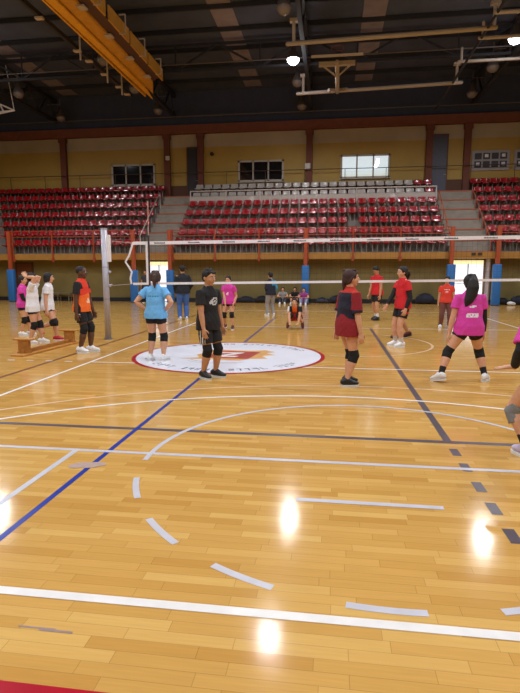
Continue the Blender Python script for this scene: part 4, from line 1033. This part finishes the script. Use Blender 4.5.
# ------------------------------------------------------------------ net, posts, bench, bags
def net_set():
    GP = mat('post_grey', (176, 174, 186), .4, metal=.2, var=.06); WT = mat('tape_white', (232, 228, 232), .6, var=.05); NB = mat('net_black', (40, 36, 40), .8, var=.1); DKT = mat('tape_mark', (90, 84, 100), .6)
    YN = 11.0; xa, xb = -4.42, 5.4
    for x, lab in ((-4.97, 'grey metal volleyball post left of the net'), (6.0, 'grey metal volleyball post right of the net')):
        t = empty('volleyball_post', (x, YN - .05, 0), 0, lab, 'post'); s = 1 if x < 0 else -1
        bm = bmesh.new(); tube(bm, [(0, 0, .0), (0, 0, 2.42)], .068, n=24, cap=False); build('pole', bm, GP, t, True)
        bm = bmesh.new(); tube(bm, [(0, 0, 0), (0, 0, .02)], .1, n=24, cap=False); build('floor_collar', bm, mat('collar', (130, 128, 134), .4, metal=.3), t)
        bm = bmesh.new(); tube(bm, [(0, 0, 2.42), (0, 0, 2.45)], .072, n=24, cap=False); build('cap', bm, GP, t)
        bm = bmesh.new(); box(bm, (s * .06 - .03, -.03, 1.72), (s * .06 + .05 * s + .03, .03, 2.3), .01); build('tension_track', bm, WT, t)
        bm = bmesh.new(); ball(bm, (s * .09, 0, 1.5), (.035, .035, .035)); tube(bm, [(s * .06, 0, 1.5), (s * .12, 0, 1.5)], .018, n=8); build('hook', bm, GP, t, True)
        bm = bmesh.new(); ball(bm, (s * .09, 0, 1.2), (.035, .035, .035)); tube(bm, [(s * .06, 0, 1.2), (s * .13, 0, 1.22)], .018, n=8); build('hook', bm, GP, t, True)
        for z in (.9, 1.6):
            bm = bmesh.new(); tube(bm, [(0, 0, z), (0, 0, z + .012)], .0695, n=24, cap=False); build('ring', bm, mat('ring_grey', (120, 118, 126), .4), t)
    zt = lambda x: 2.16 + (x + 4) * .0075; zb = lambda x: 1.22 + (x + 4) * .0128
    t = empty('volleyball_net', (.5, YN, 0), 0, 'volleyball net with white tapes stretched across the court', 'net'); O = V((-.5, -YN, 0))
    xl = -4.02
    bm = bmesh.new(); K = 40
    def strip(bm, f, x0, x1, w, y=0., th=.006, K=40):
        pv = None
        for k in range(K + 1):
            x = x0 + (x1 - x0) * k / K; z = f(x); cur = [bm.verts.new(V((x, YN + y + dy, z + dz)) + O) for dy, dz in ((-th, -w / 2), (th, -w / 2), (th, w / 2), (-th, w / 2))]
            if pv:
                for q in range(4): bm.faces.new((pv[q], pv[(q + 1) % 4], cur[(q + 1) % 4], cur[q]))
            else: bm.faces.new(cur)
            pv = cur
        bm.faces.new(pv[::-1])
    strip(bm, lambda x: zt(x) - .035, -4.33, xb, .07); tp = build('top_tape', bm, WT, t)
    rn = random.Random(11); x = -3.85
    while x < 5:        # small worn lettering, one strip of joined strokes each
        z = zt(x) - .035; top = []; u = 0.
        while u < .25:
            a = rn.choice((.012, .02, .026)); hgt = rn.choice((.006, .014, .014))
            top += [(x + u, z + hgt), (x + u + a * .65, z + hgt), (x + u + a * .65, z - .004), (x + u + a, z - .004)]; u += a
        pts = [(x, z - .014)] + top + [(x + u, z - .014)]
        bm = bmesh.new(); fa = [bm.verts.new(V((p[0], YN - .0085, p[1])) + O) for p in pts]; fb = [bm.verts.new(V((p[0], YN - .0062, p[1])) + O) for p in pts]
        bm.faces.new(fa); bm.faces.new(fb[::-1]); n = len(pts)
        for q in range(n): bm.faces.new((fa[q], fb[q], fb[(q + 1) % n], fa[(q + 1) % n]))
        build('tape_print', bm, DKT, tp); x += .76
    bm = bmesh.new(); strip(bm, lambda x: zb(x) + .025, -4.36, xb, .05); build('bottom_tape', bm, WT, t)
    # side band and loose edge
    bm = bmesh.new(); box(bm, V((xl - .025, YN - .008, zb(xl))) + O, V((xl + .025, YN + .008, zt(xl))) + O); build('side_band', bm, WT, t)
    bm = bmesh.new(); box(bm, V((5.0, YN - .008, zb(5.0))) + O, V((5.05, YN + .008, zt(5.0))) + O); build('side_band', bm, WT, t)
    bm = bmesh.new(); pts = [(-4.33, zt(-4.3) - .02), (-4.43, 1.86), (-4.52, 1.72), (-4.44, 1.6), (-4.38, 1.5), (-4.42, 1.36), (-4.40, zb(-4.4) + .03)]
    tube(bm, [V((p[0], YN, p[1])) + O for p in pts], [(.022, .008)] * len(pts), n=8, ref=(1, 0, 0)); build('loose_edge', bm, WT, t)
    # antennas
    for x, s in ((xl + .05, 1), (5.0, 1)):
        bm = bmesh.new(); tube(bm, [V((x, YN - .015, zb(x))) + O, V((x, YN - .015, zb(x) + 1.05)) + O], .022, n=8); a = build('antenna_sleeve', bm, mat('antenna_dark', (58, 38, 42), .6), t)
        bm = bmesh.new(); tube(bm, [V((x, YN - .015, zb(x) + 1.0)) + O, V((x + .01, YN - .015, zb(x) + 1.78)) + O], .009, n=8); build('antenna_rod', bm, mat('antenna_rod', (200, 150, 140), .5), a)
    # mesh
    bm = bmesh.new(); x = xl
    while x < 5.05:
        z0_, z1_ = zb(x) + .03, zt(x) - .05; bar(bm, V((x, YN, z0_)) + O, V((x, YN, z1_)) + O, .0022); x += .1
    for k in range(1, 9):
        pv = None
        for q in range(5):
            xx = xl + (5.05 - xl) * q / 4; p = V((xx, YN, zb(xx) + (zt(xx) - zb(xx)) * k / 9)) + O
            if pv is not None: bar(bm, pv, p, .0022)
            pv = p
    build('netting', bm, NB, t)
    # cords to the posts
    for p, q in (((-4.4, zb(-4.4) + .02), (-4.86, 1.2)), ((-4.33, zt(-4.3) - .03), (-4.88, zt(-4.3) + .02)), ((xb, zt(xb) - .03), (5.9, zt(xb))), ((xb, zb(xb) + .02), (5.9, 1.22))):
        bm = bmesh.new(); tube(bm, [V((p[0], YN, p[1])) + O, V((q[0], YN - .03, q[1])) + O], .006, n=6); build('cord', bm, mat('cord', (170, 160, 150), .7), t)

def bench():
    WD = mat('bench_wood', (196, 138, 66), .45, var=.2, scale=14); WD2 = mat('bench_wood_dark', (172, 114, 52), .5, var=.2, scale=14)
    t = empty('gym_bench', (-5.5, 9.35, 0), R(-3), 'upturned wooden gym bench lying beside the court with its legs in the air', 'bench')
    bm = bmesh.new(); box(bm, (-.13, -.95, 0), (.13, 1.0, .035), .008); build('plank', bm, WD, t)
    bm = bmesh.new(); box(bm, (-.03, -.8, .035), (.03, .85, .1), .005); build('rib', bm, WD2, t)
    for y in (-.72, .78):
        bm = bmesh.new(); box(bm, (-.11, y - .035, .035), (.11, y + .035, .27), .008); box(bm, (-.12, y - .05, .035), (.12, y + .05, .06)); l = build('leg', bm, WD2, t)
        bm = bmesh.new(); box(bm, (-.2, y - .055, .27), (.2, y + .055, .305), .01); build('foot_board', bm, WD, l)

def bag(x, y, w, d, h, m, label, rot=0., seed=0):
    t = empty('sports_bag', (x, y, 0), R(rot), label, 'bag', 'bags along the far wall')
    rn = random.Random(seed); bm = bmesh.new(); n = 9; pts = []; rs = []
    for k in range(n):
        u = -1 + 2 * k / (n - 1); s = (1 - abs(u) ** 4 * .55)
        pts.append((u * w / 2, rn.uniform(-.02, .02), h * .5 * s)); rs.append((d / 2 * s, h * .5 * s * rn.uniform(.9, 1.0)))
    tube(bm, pts, rs, n=16, ref=(0, 1, 0)); 
    for v in bm.verts: v.co.z = max(v.co.z, .004)
    solid('bag_body', bm, m, t, .02, 2)
    bm = bmesh.new(); tube(bm, [(-w * .25, -d * .42, h * .55), (-w * .2, -d * .3, h * 1.0), (0, -d * .2, h * 1.08), (w * .2, -d * .3, h * 1.0), (w * .25, -d * .42, h * .55)], (.015), n=8); build('handle', bm, BLK, t, True)
    bm = bmesh.new(); tube(bm, [(-w * .38, 0, h * .93), (0, 0, h * 1.0), (w * .38, 0, h * .93)], .012, n=8); build('zip', bm, DGRY, t, True)

def bags():
    NV = cloth('bag_navy', (32, 34, 52)); BK = cloth('bag_black', (28, 27, 32)); GB = cloth('bag_greyblue', (54, 58, 74))
    B = [(-5.0, .8, .3, .3, BK, 'black sports bag by the far wall, left of the pink walking girl', 3), (-4.15, .75, .3, .3, NV, 'navy sports bag by the far wall, just right of the far pink girl', -5), (-3.35, .7, .3, .32, BK, 'black sports bag by the far wall, left of the sitting people', 4),
         (-.45, .55, .3, .26, GB, 'blue grey sports bag right of the middle blue column', 0), (.3, .8, .32, .38, NV, 'dark navy sports bag behind the braided girl', 6), (1.1, .6, .3, .36, BK, 'black sports bag behind the boy in red', -8), (3.35, .75, .32, .34, BK, 'black sports bag right of the sleeved red player', 5), (4.35, .75, .34, .48, NV, 'tall navy sports bag left of the brick red shirted girl', -4),
         (7.75, .7, .3, .3, BK, 'black sports bag right of the right blue column', 5), (8.5, .6, .32, .4, NV, 'navy sports bag by the far wall near the right edge', -5), (9.3, .7, .3, .33, BK, 'black sports bag at the right edge of the photo', 5)]
    for k, (x, w, d, h, m, lab, r) in enumerate(B): bag(x, 25.1, w, d, h, m, lab, r, k)
    bm = bmesh.new(); ball(bm, (0, 0, .09), (.16, .11, .09)); ball(bm, (.14, .03, .07), (.1, .09, .07)); o = solid('towel', bm, WHT, None, .02, 2); o.location = (8.05, 24.75, 0); tag(o, 'crumpled white cloth beside the dark bags at right', 'towel')
    # metal bench / low rack near the left wall
    MT = mat('rack_grey', (120, 112, 96), .5, metal=.3, var=.1)
    t = empty('metal_bench', (-14.0, 25.15, 0), 0, 'low grey metal bench against the far left wall', 'bench')
    bm = bmesh.new(); box(bm, (-.65, -.16, .4), (.65, .16, .44), .008); build('seat', bm, MT, t)
    for x in (-.6, 0, .6):
        bm = bmesh.new(); bar(bm, (x, -.14, 0), (x, -.14, .4), .04); bar(bm, (x, .14, 0), (x, .14, .4), .04); bar(bm, (x, -.14, .12), (x, .14, .12), .03); build('leg', bm, MT, t)

# ------------------------------------------------------------------ go
LAMP_W = 930
make_people()
fl, BRN = setting()
markings(fl)
stand(); upper_wall(BRN); lower_doors(); roof(); net_set(); bench(); bags()

cam = bpy.data.cameras.new('camera'); co = bpy.data.objects.new('camera', cam); C.objects.link(co)
cam.sensor_fit = 'VERTICAL'; cam.sensor_height = 36; cam.sensor_width = 36 * 520 / 693; cam.lens = 515 / 693 * 36; cam.clip_end = 200
M = Matrix((CR, CU, -CF)).transposed().to_4x4(); M.translation = (0, 0, 1.5); co.matrix_world = M
bpy.context.scene.camera = co
w = bpy.data.worlds.new('world'); bpy.context.scene.world = w; w.use_nodes = True
w.node_tree.nodes['Background'].inputs['Color'].default_value = (.5, .55, .6, 1); w.node_tree.nodes['Background'].inputs['Strength'].default_value = .3
vs = bpy.context.scene.view_settings
vs.view_transform = 'Standard'; vs.look = 'None'; vs.gamma = 1; vs.use_curve_mapping = False; vs.exposure = 0.0
